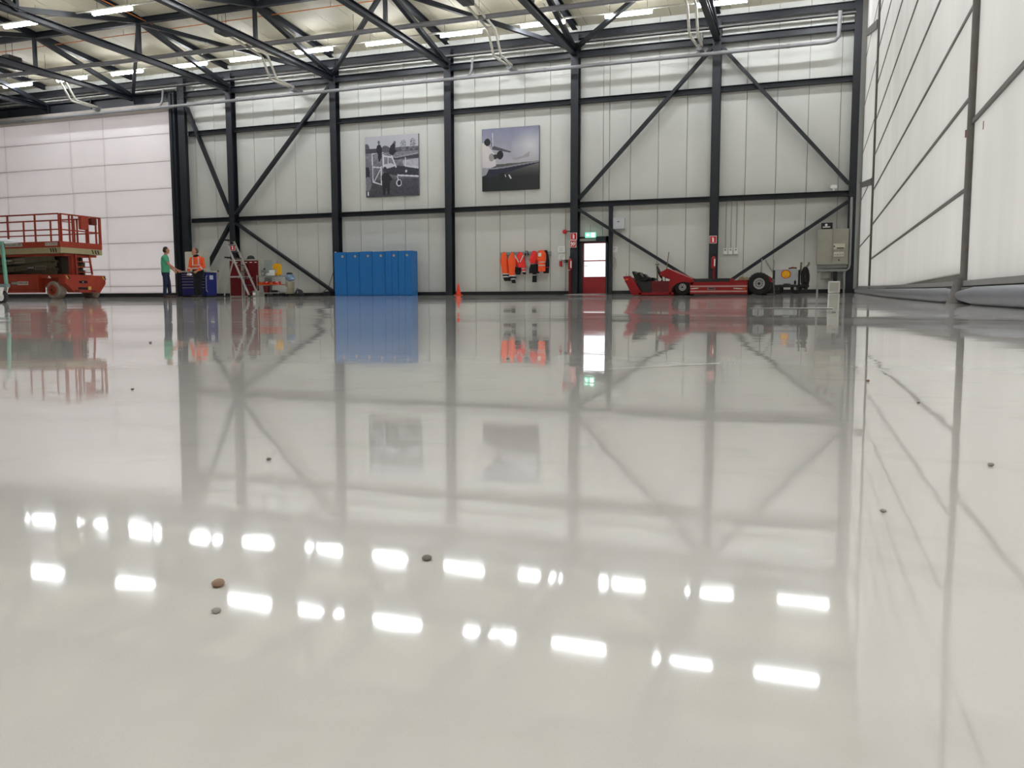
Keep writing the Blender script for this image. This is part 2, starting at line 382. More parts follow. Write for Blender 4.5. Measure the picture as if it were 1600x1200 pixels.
brace(CX[3]+0.12, 3.3, CX[4]-0.12, 8.05, 'upper dark diagonal brace right of the jet picture')
brace(CX[3]+0.12, 2.98, CX[4]-0.12, 0.12, 'lower dark diagonal brace running behind tow vehicle steering wheel')
brace(CX[4]+0.12, 8.05, 1.0, 3.4, 'upper dark diagonal brace next to the right hangar door')
brace(1.0, 2.9, CX[4]+0.12, 0.12, 'lower dark diagonal brace passing behind the grey battery trolley')
tag(MB().ibar((XL, 29.22, 8.87), (1.2, 29.22, 8.87), 0.2, 0.22).build('eave_beam', STEEL), 'dark eave beam just under the roof panels', 'beam')
tag(MB().ibar((-25, 29.22, 8.24), (1.0, 29.22, 8.24), 0.2, 0.22).build('tie_beam', STEEL), 'dark tie beam joining the column heads', 'beam')
tr = MB().box((XL, 28.98, 8.56), (1.0, 29.1, 8.575)); tr.box((XL, 28.98, 8.56), (1.0, 28.99, 8.63)); tr.box((XL, 29.09, 8.56), (1.0, 29.1, 8.63))
tag(tr.build('cable_tray', mat('tray_zinc', (104, 104, 104), 0.75)), 'long light grey cable tray below the eave beam', 'cable tray')
st = MB().box((DX1+0.03, YC-0.0, 0), (DX1+0.15, YC+0.14, 3.05)).build('door_stud', STEEL); tag(st, 'slim dark steel stud on the right of the exit door', 'post')

# trusses
NODE = [24.4-4.87*i for i in range(8)]
tl = ['above the red tow vehicle', 'above the red exit door', 'between the two aircraft pictures', 'ending above the blue lockers', 'ending above the ladder', 'over the right part of the white sliding door', 'over the scissor lift', 'at the far left over the white sliding door']
for n_, k in enumerate(range(4, -4, -1)):
    x = X0+BAY*k; t = thing('roof_truss', 'dark steel roof truss '+tl[n_], 'truss', (x, 29.2, 8.28))
    def Lc(y, z): return (0, y-29.2, z-8.28)
    MB().ibar(Lc(29.15, 8.28), Lc(YB+0.2, 8.28), 0.2, 0.19).build('bottom_chord', STEEL, t)
    MB().ibar(Lc(29.15, rz_(29.15)-0.14), Lc(YB+0.2, rz_(YB+0.2)-0.14), 0.18, 0.18).build('top_chord', STEEL, t)
    prev = (29.15, 8.38); 
    for i, y in enumerate(NODE):
        tp = rz_(y)-0.2
        MB().bar(Lc(y, 8.36), Lc(y, tp), 0.11, 0.11).build('web_post', STEEL, t)
        cur = (y, tp) if i % 2 == 0 else (y, 8.36)
        MB().bar(Lc(*prev), Lc(*cur), 0.15, 0.15).build('web_diagonal', STEEL, t); prev = cur
pl = ['nearest the back wall', 'second from the back wall', 'third from the back wall', 'fourth from the back wall', 'fifth from the back wall', 'sixth from the back wall', 'seventh from the back wall', 'eighth from the back wall']
for i, y in enumerate(NODE):
    z = rz_(y)-0.2; tag(MB().ibar((XL, y, z), (XR+0.2, y, z), 0.17, 0.2).build('purlin_beam', STEEL), 'dark roof purlin beam along the hall, '+pl[i], 'beam')
def rbrace(k0, k1, s):
    tag(MB().bar((X0+BAY*k0, 29.15, 8.42), (X0+BAY*k1, 24.4, rz_(24.4)-0.25), 0.13, 0.13).build('roof_brace', STEEL), s, 'brace')
rbrace(1, 2, 'roof brace rising right from the column by the blue lockers'); rbrace(1, 0, 'roof brace rising left from the column by the blue lockers')
rbrace(3, 4, 'roof brace rising right from the column by the exit door'); rbrace(3, 2, 'roof brace rising left from the column by the exit door')
rbrace(-1, 0, 'roof brace rising right above the white sliding door'); rbrace(-1, -2, 'roof brace rising left above the white sliding door')

# right wall: big hangar door leaves ---------------------------------------
wm = MB()
for y_ in (YB+0.05, 8.92, 23.26, 29.38): wm.box((XR+0.0, y_-0.045, -0.4), (XR+0.12, y_+0.045, rz_(y_)+0.1))
wm.add([(XR+a, y_, rz_(y_)+q) for a in (0.0, 0.14) for y_, q in ((YB, -0.55), (29.4, -0.25), (29.4, 0.1), (YB, 0.1))], [(0,1,2,3),(7,6,5,4),(0,4,5,1),(1,5,6,2),(2,6,7,3),(3,7,4,0)])
wm.box((XR+0.02, YB, -0.5), (XR+0.12, 8.9, -0.12)); wm.box((XR+0.02, 8.9, -0.4), (XR+0.12, 29.4, 0.0))
wr = struct(wm.build('wall_right', JOINT), 'tall off-white curtain panel hangar door on the right', 'wall')
def leaf(y0, y1, joints, x):
    for a, b_ in zip(joints[:-1], joints[1:]):
        MB().box((x, y0+0.01, a+0.012), (x+0.03, y1-0.01, b_-0.012)).build('door_panel', CURT, wr, bevel=0.01)
jB = [-0.02] + [0.79+0.855*i for i in range(10)] + [9.34]
leaf(8.95, 23.22, jB, XR); leaf(23.3, 29.3, [0.06, 1.45, 2.91, 4.37, 5.83, 7.29, 9.1], XR); leaf(YB, 8.88, [-0.13, 1.36, 3.1, 4.84, 6.58, 8.3, 10.0, 11.6], XR-0.01)
for y, r in ((8.92, 0.045), (23.26, 0.03)):
    MB().tube([(XR-0.02, y, fz(y, XR)+0.12), (XR-0.02, y, 5), (XR-0.02, y, 9.6)], r, 10).build('vertical_gasket', GASK, wr)
for za in jB[1:-1]: MB().box((XR-0.012, 8.97, za-0.016), (XR+0.028, 23.2, za+0.016)).build('joint_strip', GASK, wr)
for za in (1.36, 3.1, 4.84, 6.58, 8.3, 10.0): MB().box((XR-0.03, YB, za-0.02), (XR+0.018, 8.88, za+0.02)).build('joint_strip', GASK, wr)
for za in (1.45, 2.91, 4.37, 5.83, 7.29): MB().box((XR-0.008, 23.32, za-0.014), (XR+0.028, 29.28, za+0.014)).build('joint_strip', GASK, wr)
MB().bar((XR-0.04, 29.1, 3.35), (XR-0.04, 23.4, 2.72), 0.05, 0.16).build('sloping_strap', GASK, wr)
MB().bar((XR-0.04, 28.3, 7.75), (XR-0.04, 23.4, 6.55), 0.05, 0.2).build('sloping_strap', GASK, wr)
pth = [y for y in (29.2, 26, 23, 20, 17, 14, 11, 9.2, 8.9, 8.6, 7, 5.5, 4, 2.5, 1, -1, -4, -9, YB+0.2)]
def swept(dx0, dx1, dz0, dz1):
    mb = MB(); n = len(pth); vs = []; fs = []
    for y in pth:
        z = fz(y, XR); vs += [(XR-dx0, y, z+dz0), (XR-dx1, y, z+dz0), (XR-dx1, y, z+dz1), (XR-dx0, y, z+dz1)]
    for j in range(n-1):
        for i in range(4): fs.append((4*j+i, 4*j+(i+1) % 4, 4*j+4+(i+1) % 4, 4*j+4+i))
    fs += [(0, 1, 2, 3), (4*n-1, 4*n-2, 4*n-3, 4*n-4)]; return mb.add(vs, fs)
swept(0.045, -0.02, 0.165, 0.215).build('lip_rail', ALU, wr); swept(0.06, -0.02, 0.11, 0.155).build('lip_rail', GASK, wr)
def bulge(ya, yb):
    p = [ya+(yb-ya)*i/24 for i in range(25)]; rr = [0.078*(0.55 if i in (0, 24) else 1) for i in range(25)]
    mb = MB(); mb.tube([(XR-0.07-0.02*math.sin(i*0.5), y, fz(y, XR-0.1)+0.076) for i, y in enumerate(p)], rr, 14); mb.build('inflatable_seal', SEAL, wr)
bulge(29.2, 9.0); bulge(8.85, -13.5)
MB().lathe([(0.115, 0), (0.1, 0.05), (0.07, 0.14), (0.05, 0.24)], (XR-0.06, 8.92, fz(8.92, XR)), n=14).build('seal_boot', GASK, wr)
for i, y in enumerate((8.4, 9.35)): MB().box((XR-0.013, y, 1.2+0.1*i), (XR+0.0, y+0.03, 1.27+0.1*i)).build('tape_patch', mat('patch', (150, 96, 96), 0.7), wr)
co = MB().box((0.98, 28.6, 8.98), (1.3, 29.08, 9.12)); tag(co.build('door_track', STEEL), 'dark upper track of the right hangar door', 'track')

# pipes -----------------------------------------------------------------------
def pipe(name, label, pts, r, M, n=10): return tag(MB().tube(pts, r, n).build(name, M), label, 'pipe')
dp = thing('drain_pipe', 'long grey drain pipe running across the columns', 'pipe', (-10, 28.8, 7.72))
MB().tube([(-26, 0, 0.02), (-14, 0, 0), (10.2, 0, 0), (10.42, 0, 0.04), (10.52, 0, 0.16), (10.54, 0, 0.9)], 0.062, 12).build('main_run', GREYP, dp)
for x in (-15.6, -1.9, 6.15): MB().tube([(x, 0, 0), (x+0.12, 0.02, 0.08), (x+0.2, 0.05, 0.3), (x+0.2, 0.1, 0.7)], 0.045, 8).build('branch', GREYP, dp)
for i in range(18): MB().cyl((-25+i*2, 0, 0.002), (-24.9+i*2, 0, 0.002), 0.072, n=12).build('coupling', GREYP, dp)
rp = thing('roof_pipe', 'long dark grey pipe hung from the roof behind the lamps', 'pipe', (-15, 26.3, 8.86))
MB().tube([(-25, 0, 0), (0, 0, 0), (16.2, 0, 0)], 0.085, 12).build('main_run', mat('dark_grey_pipe', (116, 114, 116), 0.4), rp)
for i in range(9): MB().cyl((-23+i*4.6, 0, 0.05), (-23+i*4.6, 0, 0.62), 0.008, n=5).build('hanger', BLACK, rp)
gp = thing('gas_pipe', 'thin copper orange gas pipe running under the roof', 'pipe', (-15, 25.2, 9.4))
MB().tube([(-28, 0.1, 0), (0, 0, 0), (16.2, 0, 0)], 0.016, 6).build('main_run', COPPER, gp)
for i in range(10): MB().cyl((-26+i*4.3, 0, 0), (-26+i*4.3, 0, 0.18), 0.007, n=5).build('hanger', BLACK, gp)
pipe('gas_pipe', 'thin copper gas branch pipe slanting across the second purlin', [(-22.0, 25.2, 9.38), (-22.2, 19.6, 9.75), (-22.2, 10, 10.5)], 0.016, COPPER, 6)
for x, s in ((-10.3, 'above the jet picture'), (-19.2, 'above the lower brace by the ladder'), (-3.75, 'over the red tow vehicle'), (-28.9, 'over the white sliding door')):
    t = thing('gas_heater', 'dark gas heater with two pale flue pipes '+s, 'heater', (x, 25.2, 8.95))
    MB().box((-0.19, -0.6, -0.1), (0.19, 0.0, 0.1)).build('burner_box', mat('heater_dark', (58, 58, 60), 0.5), t, bevel=0.02)
    for k in (-1, 1):
        MB().tube([(k*0.13, 0, 0), (k*0.13, 1.9, -0.2), (k*0.13, 2.0, -0.26), (k*0.13, 2.45, -0.86), (k*0.12, 2.52, -0.92), (k*0.07+0.05, 3.6, -0.95)], 0.042, 10).build('flue_pipe', PALEP, t)
        MB().cyl((k*0.16, -0.4, 0.09), (k*0.16, -0.4, 0.7), 0.008, n=5).build('hanger', BLACK, t)
    MB().cyl((0.05, 3.5, -1.02), (0.05, 4.2, -1.02), 0.1, n=14).build('wall_terminal', GREYP, t)

# fluorescent tubes -------------------------------------------------------------
DIFF = mat('tube_diffuser', (250, 250, 252), 0.4, emit=(0.93, 0.96, 1.0), estr=TUBE_STRENGTH)
HOUS = mat('lamp_housing', (226, 224, 214), 0.5)
dm = MB()
for i in range(9):
    pass
prof = [(-0.065, 0.0), (-0.075, -0.035), (-0.055, -0.088), (0, -0.108), (0.055, -0.088), (0.075, -0.035), (0.065, 0.0)]
dm.prismx(prof, -0.74, 0.74); lamp_d = lamp_s = lamp_m = None
rows = [(27.4, 8.84, [-31.57, -28.63, -25.79, -22.74, -20.13, -17.27, -14.37, -11.5, -8.6, -5.76, -2.88, 0.0], 'in the row nearest the back wall'),
        (21.65, 8.84, [-31.8, -28.2, -24.6, -20.85, -16.4, -13.8, -11.2, -8.3, -5.7, -2.9, -0.35], 'in the second row from the back wall'),
        (10.9, 8.84, [-22.2-2.9, -22.2, -19.3, -16.4, -13.5, -10.6, -7.7, -4.8, -1.9], 'in the added third row, out of view'),  # this row and the next ones: unseen lamps added to light the floor
        (5.2, 8.84, [-22.2, -19.3, -16.4, -13.5, -10.6, -7.7, -4.8, -1.9], 'in the added fourth row, out of view'),
        (-0.5, 8.84, [-16.4, -13.5, -10.6, -7.7, -4.8, -1.9], 'in the added fifth row, out of view')]
for y, z, xs_, s in rows:
    for i, x in enumerate(reversed(xs_)):
        t = thing('ceiling_lamp', f'{ORD[i]} fluorescent lamp from the right {s}', 'lamp', (x, y, z), group='fluorescent ceiling lamps')
        if lamp_d is None:
            lamp_d = dm.build('diffuser', DIFF, t); lamp_h = MB().box((-0.77, -0.06, 0), (0.77, 0.06, 0.06)).build('housing', HOUS, t, bevel=0.008)
            lamp_w = MB().cyl((-0.6, 0, 0.05), (-0.6, 0, 0.5), 0.006, n=5).build('hanger', BLACK, t); lamp_v = MB().cyl((0.6, 0, 0.05), (0.6, 0, 0.5), 0.006, n=5).build('hanger', BLACK, t)
        else:
            for o in (lamp_d, lamp_h, lamp_w, lamp_v): copy_child(o, t)
    if y < 15:  # added rows only: boosted diffusers brighten the floor, skirts shield the back wall
        DIF2 = mat('tube_diffuser_high_output', (250, 250, 252), 0.4, emit=(0.93, 0.96, 1.0), estr=TUBE_STRENGTH*2.1)
        for o in [q for q in bpy.data.objects if q.name.startswith('ceiling_lamp') and abs(q.location.y-y) < 0.01]:
            dq = [c for c in o.children if c.name.startswith('diffuser')][0]
            if lamp_m is None: lamp_m = dq.data.copy(); lamp_m.materials[0] = DIF2
            dq.data = lamp_m
            if lamp_s is None:
                lamp_s = MB().box((-0.77, 0.09, -0.2), (0.77, 0.1, 0.05)).build('added_light_skirt', HOUS, o); lamp_r = MB().box((-0.77, -0.1, -0.2), (0.77, -0.09, 0.05)).build('added_light_skirt', HOUS, o)  # skirts added to block light towards the back wall
            else: copy_child(lamp_s, o); copy_child(lamp_r, o)
    tag(MB().box((min(xs_)-1, y-0.025, z+0.035), (max(xs_)+0.8, y+0.025, z+0.085)).build('lamp_rail', HOUS), 'pale mounting rail joining the lamps '+s, 'rail')

# ================================================================== THINGS ON AND ALONG THE WALL
# --- pictures
def raster(n, fn):
    return [[fn((i+0.5)/n, (j+0.5)/n) for i in range(n)] for j in range(n)]
def inpoly(u, v, p):
    c = False; j = len(p)-1
    for i in range(len(p)):
        if (p[i][1] > v) != (p[j][1] > v) and u < (p[j][0]-p[i][0])*(v-p[i][1])/(p[j][1]-p[i][1]+1e-12)+p[i][0]: c = not c
        j = i
    return c
def ellin(u, v, c, r): return ((u-c[0])/r[0])**2+((v-c[1])/r[1])**2 < 1
def seg(u, v, a, b, w):
    dx, dy = b[0]-a[0], b[1]-a[1]; t = max(0, min(1, ((u-a[0])*dx+(v-a[1])*dy)/(dx*dx+dy*dy))); return math.hypot(u-a[0]-t*dx, v-a[1]-t*dy) < w
def nzv(u, v, s=20): return noise.noise(Vector((u*s, v*s, 0)))
def biplane(u, v):
    n1 = nzv(u, v, 22); n2 = nzv(u, v, 60)
    if v < 0.2: g = 186-20*v
    elif v < 0.27: g = 92+30*n1
    else: g = 128-70*(v-0.27)+22*n1+14*n2
    if v > 0.72: g = 74+16*n1+10*n2-25*(v-0.72)
    if v < 0.27 and (ellin(u, v, (0.02, 0.19), (0.06, 0.08)) or ellin(u, v, (0.38, 0.22), (0.08, 0.06))): g = 84+30*n2
    for c in ((0.72, 0.17), (0.9, 0.15)):
        if ellin(u, v, c, (0.055, 0.09)) and n2 > -0.05 and v < 0.27: g = 120+20*n1
    if 0.2 < v < 0.27 and u < 0.22: g = 66+20*n2
    if inpoly(u, v, [(0.5, 0.37), (1, 0.31), (1, 0.39), (0.55, 0.4)]): g = 62
    if inpoly(u, v, [(0.55, 0.36), (1, 0.30), (1, 0.325), (0.55, 0.375)]): g = 150
    if inpoly(u, v, [(0.7, 0.42), (1, 0.4), (1, 0.54), (0.72, 0.5)]): g = 172+14*n1
    if inpoly(u, v, [(0.34, 0.47), (0.48, 0.45), (0.58, 0.5), (0.36, 0.56)]): g = 198
    if inpoly(u, v, [(0.36, 0.55), (0.62, 0.5), (1, 0.56), (1, 0.68), (0.62, 0.67), (0.42, 0.63)]): g = 52+12*n1
    if inpoly(u, v, [(0.72, 0.5), (1, 0.53), (1, 0.57), (0.78, 0.53)]): g = 190
    if inpoly(u, v, [(0.6, 0.645), (1, 0.68), (1, 0.705), (0.62, 0.675)]): g = 205
    for a, b, w in (((0.76, 0.38), (0.76, 0.52), 0.008), ((0.34, 0.31), (0.34, 0.52), 0.014), ((0.36, 0.33), (0.52, 0.36), 0.012), ((0.5, 0.34), (0.58, 0.52), 0.012), ((0.13, 0.28), (0.14, 0.75), 0.009),
                    ((0.3, 0.5), (0.3, 0.8), 0.009), ((0.14, 0.75), (0.3, 0.8), 0.01), ((0.14, 0.5), (0.3, 0.52), 0.01), ((0.14, 0.28), (0.34, 0.27), 0.006), ((0.6, 0.67), (0.64, 0.8), 0.008), ((0.43, 0.36), (0.43, 0.45), 0.007), ((0.16, 0.75), (0.28, 0.55), 0.008)):
        if seg(u, v, a, b, w): g = 205
    if ellin(u, v, (0.63, 0.785), (0.052, 0.06)): g = 205 if not ellin(u, v, (0.635, 0.785), (0.034, 0.044)) else 34
    if ellin(u, v, (0.77, 0.6), (0.02, 0.022)): g = 190
    for c, r in (((0.26, 0.1), (0.022, 0.03)), ((0.56, 0.12), (0.022, 0.03))):
        if ellin(u, v, c, r): g = 90
    if inpoly(u, v, [(0.22, 0.16), (0.25, 0.13), (0.29, 0.14), (0.32, 0.2), (0.31, 0.34), (0.27, 0.42), (0.25, 0.42), (0.24, 0.3), (0.21, 0.24)]): g = 34
    if inpoly(u, v, [(0.48, 0.17), (0.54, 0.12), (0.58, 0.16), (0.56, 0.22), (0.6, 0.26), (0.52, 0.33), (0.46, 0.3), (0.45, 0.26)]): g = 38
    if ellin(u, v, (0.37, 0.55), (0.035, 0.045)): g = 60
    if inpoly(u, v, [(0.3, 0.66), (0.36, 0.6), (0.43, 0.61), (0.48, 0.68), (0.52, 0.72), (0.46, 0.76), (0.45, 0.97), (0.41, 0.97), (0.4, 0.86), (0.38, 0.86), (0.37, 0.98), (0.33, 0.98)]): g = 32
    if inpoly(u, v, [(0, 0.5), (0.06, 0.5), (0.08, 0.6), (0.07, 0.7), (0, 0.72)]): g = 40
    if ellin(u, v, (0.04, 0.78), (0.07, 0.12)): g = 120+40*n2
    if 0.03 < u < 0.05 and 0.91 < v < 0.98: g = 235
    return (g, g, g+8)
def jet(u, v):
    n1 = nzv(u, v, 8)
    k = max(0, 1-math.hypot((u-0.85)/0.35, (v-0.3)/0.28)); t = min(1, v/0.6)
    c = [128+48*t+6*n1, 130+42*t+6*n1, 152+26*t+6*n1]; c = [a+(214-a)*k*0.8 for a in c]
    if v > 0.585-0.03*u:
        t = min(1, (v-0.57)/0.22); c = [120*(1-t)+42*t+10*(1-u)*-1, 116*(1-t)+41*t, 112*(1-t)+42*t]; c = [a*(0.62+0.38*u) for a in c]
    if inpoly(u, v, [(0.52, 0.5), (0.72, 0.465), (0.78, 0.43), (0.84, 0.4), (0.83, 0.48), (0.6, 0.52)]): c = [158, 152, 152]
    if inpoly(u, v, [(0, 0.22), (0.06, 0.22), (0.17, 0.34), (0.22, 0.4), (0.24, 0.48), (0.25, 0.6), (0.12, 0.64), (0, 0.66)]): c = [206-60*max(0, v-0.5), 200-60*max(0, v-0.5), 198]
    if inpoly(u, v, [(0, 0.62), (0.13, 0.63), (0.07, 0.74), (0, 0.76)]): c = [150, 150, 156]
    if ellin(u, v, (0.17, 0.46), (0.05, 0.065)): c = [146, 142, 146]
    if inpoly(u, v, [(0.165, 0.28), (0.185, 0.07), (0.2, 0.06), (0.2, 0.12), (0.195, 0.3)]): c = [205, 205, 212] if u > 0.185 else [52, 54, 74]
    if ellin(u, v, (0.095, 0.215), (0.055, 0.062)) and not inpoly(u, v, [(0, 0.2), (0.17, 0.36), (0, 0.4)]): c = [26, 24, 30]
    if inpoly(u, v, [(0.18, 0.29), (0.22, 0.28), (0.52, 0.385), (0.5, 0.4), (0.36, 0.37), (0.18, 0.335)]): c = [74, 74, 82]
    if inpoly(u, v, [(0.2, 0.42), (0.29, 0.42), (0.29, 0.47), (0.22, 0.5)]): c = [40, 38, 44]
    if ellin(u, v, (0.32, 0.43), (0.058, 0.07)): c = [28, 25, 29]
    if inpoly(u, v, [(0.07, 0.75), (0.12, 0.655), (0.36, 0.645), (1, 0.57), (1, 0.585), (0.62, 0.67), (0.34, 0.74), (0.1, 0.78)]): c = [30, 34, 52]
    if inpoly(u, v, [(0.14, 0.63), (0.36, 0.62), (1, 0.56), (1, 0.575), (0.36, 0.645), (0.12, 0.655)]): c = [140, 138, 146]
    if inpoly(u, v, [(0.3, 0.72), (0.4, 0.72), (0.4, 0.84), (0.32, 0.85)]): c = [18, 18, 20]
    if seg(u, v, (0.48, 0.76), (0.51, 0.81), 0.012) or seg(u, v, (0.41, 0.75), (0.42, 0.78), 0.006): c = [205, 205, 205]
    return c
def picture(label, cx, cz, w, h, fn, edge):
    t = thing('wall_picture', label, 'picture', (cx, YW-0.03, cz)); N = 132
    MB().box((-w/2, -0.045, -h/2), (w/2, 0.03, h/2)).build('canvas_block', edge, t, bevel=0.004)
    me = bpy.data.meshes.new('print'); vs = [(-w/2+0.004+(w-0.008)*i/N, -0.047, h/2-0.004-(h-0.008)*j/N) for j in range(N+1) for i in range(N+1)]
    fs = [(j*(N+1)+i, (j+1)*(N+1)+i, (j+1)*(N+1)+i+1, j*(N+1)+i+1) for j in range(N) for i in range(N)]
    me.from_pydata(vs, [], fs); at_ = me.color_attributes.new('print', 'FLOAT_COLOR', 'CORNER'); cols = []
    R = raster(N, fn)
    for j in range(N):
        for i in range(N): cols += list((*srgb([max(0, min(255, q)) for q in R[j][i]]), 1.0))*4
    at_.data.foreach_set('color', cols)
    M = bpy.data.materials.new('printed_canvas'); M.use_nodes = True; nt = M.node_tree; a = nt.nodes.new('ShaderNodeAttribute'); a.attribute_name = 'print'
    nt.links.new(a.outputs['Color'], nt.nodes['Principled BSDF'].inputs['Base Color']); nt.nodes['Principled BSDF'].inputs['Roughness'].default_value = 0.55
    me.materials.append(M); o = bpy.data.objects.new('print', me); COL.objects.link(o); o.parent = t
picture('square black and white picture of an old biplane', -15.2, 4.89, 2.25, 2.26, biplane, mat('canvas_edge', (120, 120, 124), 0.7))
picture('square colour picture of a white jet in mist', -10.43, 4.88, 2.19, 2.22, jet, mat('canvas_edge_dark', (60, 62, 72), 0.7))

# --- exit door
t = struct(thing('door_2', 'red glazed exit door with two bright panes', 'door', ((DX0+DX1)/2, YW, 0))); hw = (DX1-DX0)/2
mb = MB(); mb.box((-hw, -0.14, 0), (-hw+0.12, 0.16, DZ)); mb.box((hw-0.07, -0.14, 0), (hw, 0.16, DZ)); mb.box((-hw, -0.14, DZ-0.2), (hw, 0.16, DZ)); mb.build('door_frame', STEEL, t)
la, lb = -hw+0.12, hw-0.07
mb = MB(); y0, y1 = -0.06, -0.01; z1 = DZ-0.2
mb.box((la, y0, 0.02), (lb, y1, 0.62)); mb.box((la, y0, 1.16), (lb, y1, 1.20)); mb.box((la, y0, z1-0.03), (lb, y1, z1)); mb.box((la, y0, 0.6), (la+0.03, y1, z1)); mb.box((lb-0.03, y0, 0.6), (lb, y1, z1))
mb.build('door_leaf', mat('door_red', (150, 34, 38), 0.4), t)
G = bpy.data.materials.new('door_glass'); G.use_nodes = True; b = G.node_tree.nodes['Principled BSDF']; b.inputs['Transmission Weight'].default_value = 1; b.inputs['Roughness'].default_value = 0.0; b.inputs['IOR'].default_value = 1.05
MB().box((la+0.03, -0.04, 0.62), (lb-0.03, -0.03, 1.16)).build('pane', G, t); MB().box((la+0.03, -0.04, 1.2), (lb-0.03, -0.03, z1-0.03)).build('pane', G, t)
MB().box((la-0.08, -0.2, DZ-0.16), (la+0.5, -0.13, DZ-0.07)).build('door_closer', ALU, t, bevel=0.008)
MB().tube([(la+0.06, -0.06, 1.0), (la+0.06, -0.12, 1.0), (la+0.2, -0.12, 1.0)], 0.012).build('handle', ALU, t)
rp_ = MB().add([(-7.95, 29.28, 0.035), (-6.85, 29.28, 0.035), (-6.95, 28.55, fz(28.55)+0.006), (-8.15, 28.55, fz(28.55)+0.006), (-7.95, 29.28, -0.03), (-6.85, 29.28, -0.03), (-6.95, 28.55, fz(28.55)-0.04), (-8.15, 28.55, fz(28.55)-0.04)],
    [(0,1,2,3),(7,6,5,4),(0,4,5,1),(1,5,6,2),(2,6,7,3),(3,7,4,0)]).build('threshold_ramp', ALU); tag(rp_, 'pale metal threshold ramp in front of the exit door', 'ramp')
# exit sign
t = thing('exit_sign', 'lit green and white emergency exit sign over the door', 'sign', (-7.38, 29.12, 2.06))
GRN = mat('exit_green', (70, 190, 150), 0.4, emit=(0.3, 0.85, 0.6), estr=0.8); GW = mat('exit_white', (250, 250, 250), 0.4, emit=(0.85, 1, 0.93), estr=2.2)
MB().box((-0.19, -0.03, -0.09), (0.19, 0.03, 0.09)).build('light_box', GRN, t, bevel=0.006); MB().cyl((0.0, 0, 0.09), (0.0, 0, 0.34), 0.012, n=8).build('conduit', GREYP, t)
mb = MB().box((0.03, -0.034, -0.07), (0.15, -0.031, 0.07)); mb.prism([(-0.15, 0.0), (-0.1, 0.05), (-0.1, 0.02), (-0.03, 0.02), (-0.03, -0.02), (-0.1, -0.02), (-0.1, -0.05)], -0.034, -0.031); mb.build('arrow_and_doorway', GW, t)
mb = MB().ell((0.085, -0.035, 0.045), (0.014, 0.004, 0.014), 8, 5); mb.bar((0.08, -0.035, 0.028), (0.07, -0.035, -0.01), 0.003, 0.02, (1, 0, 0)); mb.bar((0.07, -0.035, -0.01), (0.045, -0.035, -0.05), 0.003, 0.012, (1, 0, 0)); mb.bar((0.07, -0.035, -0.01), (0.1, -0.035, -0.045), 0.003, 0.012, (1, 0, 0)); mb.bar((0.078, -0.035, 0.02), (0.11, -0.035, 0.01), 0.003, 0.01, (1, 0, 0)); mb.build('running_figure', GRN, t)

# --- signs, extinguishers and small wall fittings
def fire_sign(x, z, label, kind=0):
    t = thing('fire_sign', label, 'sign', (x, 29.09, z))
    MB().box((-0.115, -0.012, -0.125), (0.115, 0.012, 0.125)).build('plate', WHITE, t); MB().box((-0.1, -0.016, -0.11), (0.1, -0.011, 0.11)).build('red_field', SIGNR, t)
    mb = MB()
    if kind == 0: mb.box((-0.03, -0.02, -0.08), (0.03, -0.015, 0.05)); mb.box((-0.012, -0.02, 0.05), (0.012, -0.015, 0.08)); mb.bar((0, -0.018, 0.07), (-0.05, -0.018, 0.05), 0.004, 0.014, (1, 0, 0))
    else:
        mb.bar((-0.06, -0.018, -0.07), (0.05, -0.018, 0.07), 0.004, 0.03, (1, 0, 0)); mb.bar((0.02, -0.018, -0.07), (0.07, -0.018, 0.03), 0.004, 0.03, (1, 0, 0)); mb.ell((-0.05, -0.017, 0.03), (0.03, 0.003, 0.04), 10, 6)
    mb.build('pictogram', WHITE, t)
fire_sign(CX[0]+0.02, 1.98, 'red and white extinguisher sign above the ladder and red lockers')
fire_sign(CX[3]+0.0, 2.03, 'red and white extinguisher sign left of the exit door')
fire_sign(CX[3]-0.02, 1.77, 'red and white hose sign below the extinguisher sign', 1)
fire_sign(CX[4]+0.0, 1.79, 'red and white extinguisher sign above the tow vehicle')
def extinguisher(x, z, label, h=0.42, r=0.075, post=True):
    t = thing('fire_extinguisher', label, 'extinguisher', (x, 28.98, z))
    MB().lathe([(r*0.8, 0), (r, 0.03), (r, h*0.78), (r*0.7, h*0.9), (r*0.3, h*0.94), (r*0.3, h)], (0, 0, 0), n=16).build('cylinder', RED, t)
    MB().box((-0.03, -0.02, h), (0.03, 0.02, h+0.03)).box((-0.02, -0.06, h+0.03), (0.02, 0.03, h+0.045)).build('valve', BLACK, t)
    MB().tube([(0.02, 0, h+0.01), (r+0.03, 0, h*0.85), (r+0.025, 0, h*0.3)], 0.012).build('hose', BLACK, t)
    MB().box((r*0.3, -r*0.98, h*0.15), (r*0.8, -r*0.6, h*0.72)).build('paper_label', WHITE, t)
    MB().box((-0.05, r*0.6, h*0.3), (0.05, 0.11, h*0.42)).build('bracket', BLACK, t)
extinguisher(CX[3]-0.09, 0.86, 'red fire extinguisher on the column beside the exit door')
extinguisher(CX[4]+0.04, 0.84, 'red fire extinguisher on the column behind the tow vehicle')
for x, s in ((CX[3]-0.12, 'red painted post under the extinguisher by the exit door'), (CX[4]+0.05, 'red painted post under the extinguisher behind tow vehicle')):
    tag(MB().box((x-0.045, 29.02, 0.02), (x+0.045, 29.1, 0.84)).build('red_post', DRED, bevel=0.008), s, 'post')
t = thing('small_extinguisher', 'small red spray canister under the white sheets', 'extinguisher', (-8.53, YW-0.06, 1.0))
MB().lathe([(0.04, 0), (0.05, 0.02), (0.05, 0.17), (0.02, 0.2)], (0, 0, 0), n=12).build('can', SIGNR, t); MB().box((-0.045, -0.05, 0.19), (0.045, 0.05, 0.26)).build('cap', OFFW, t, bevel=0.01)
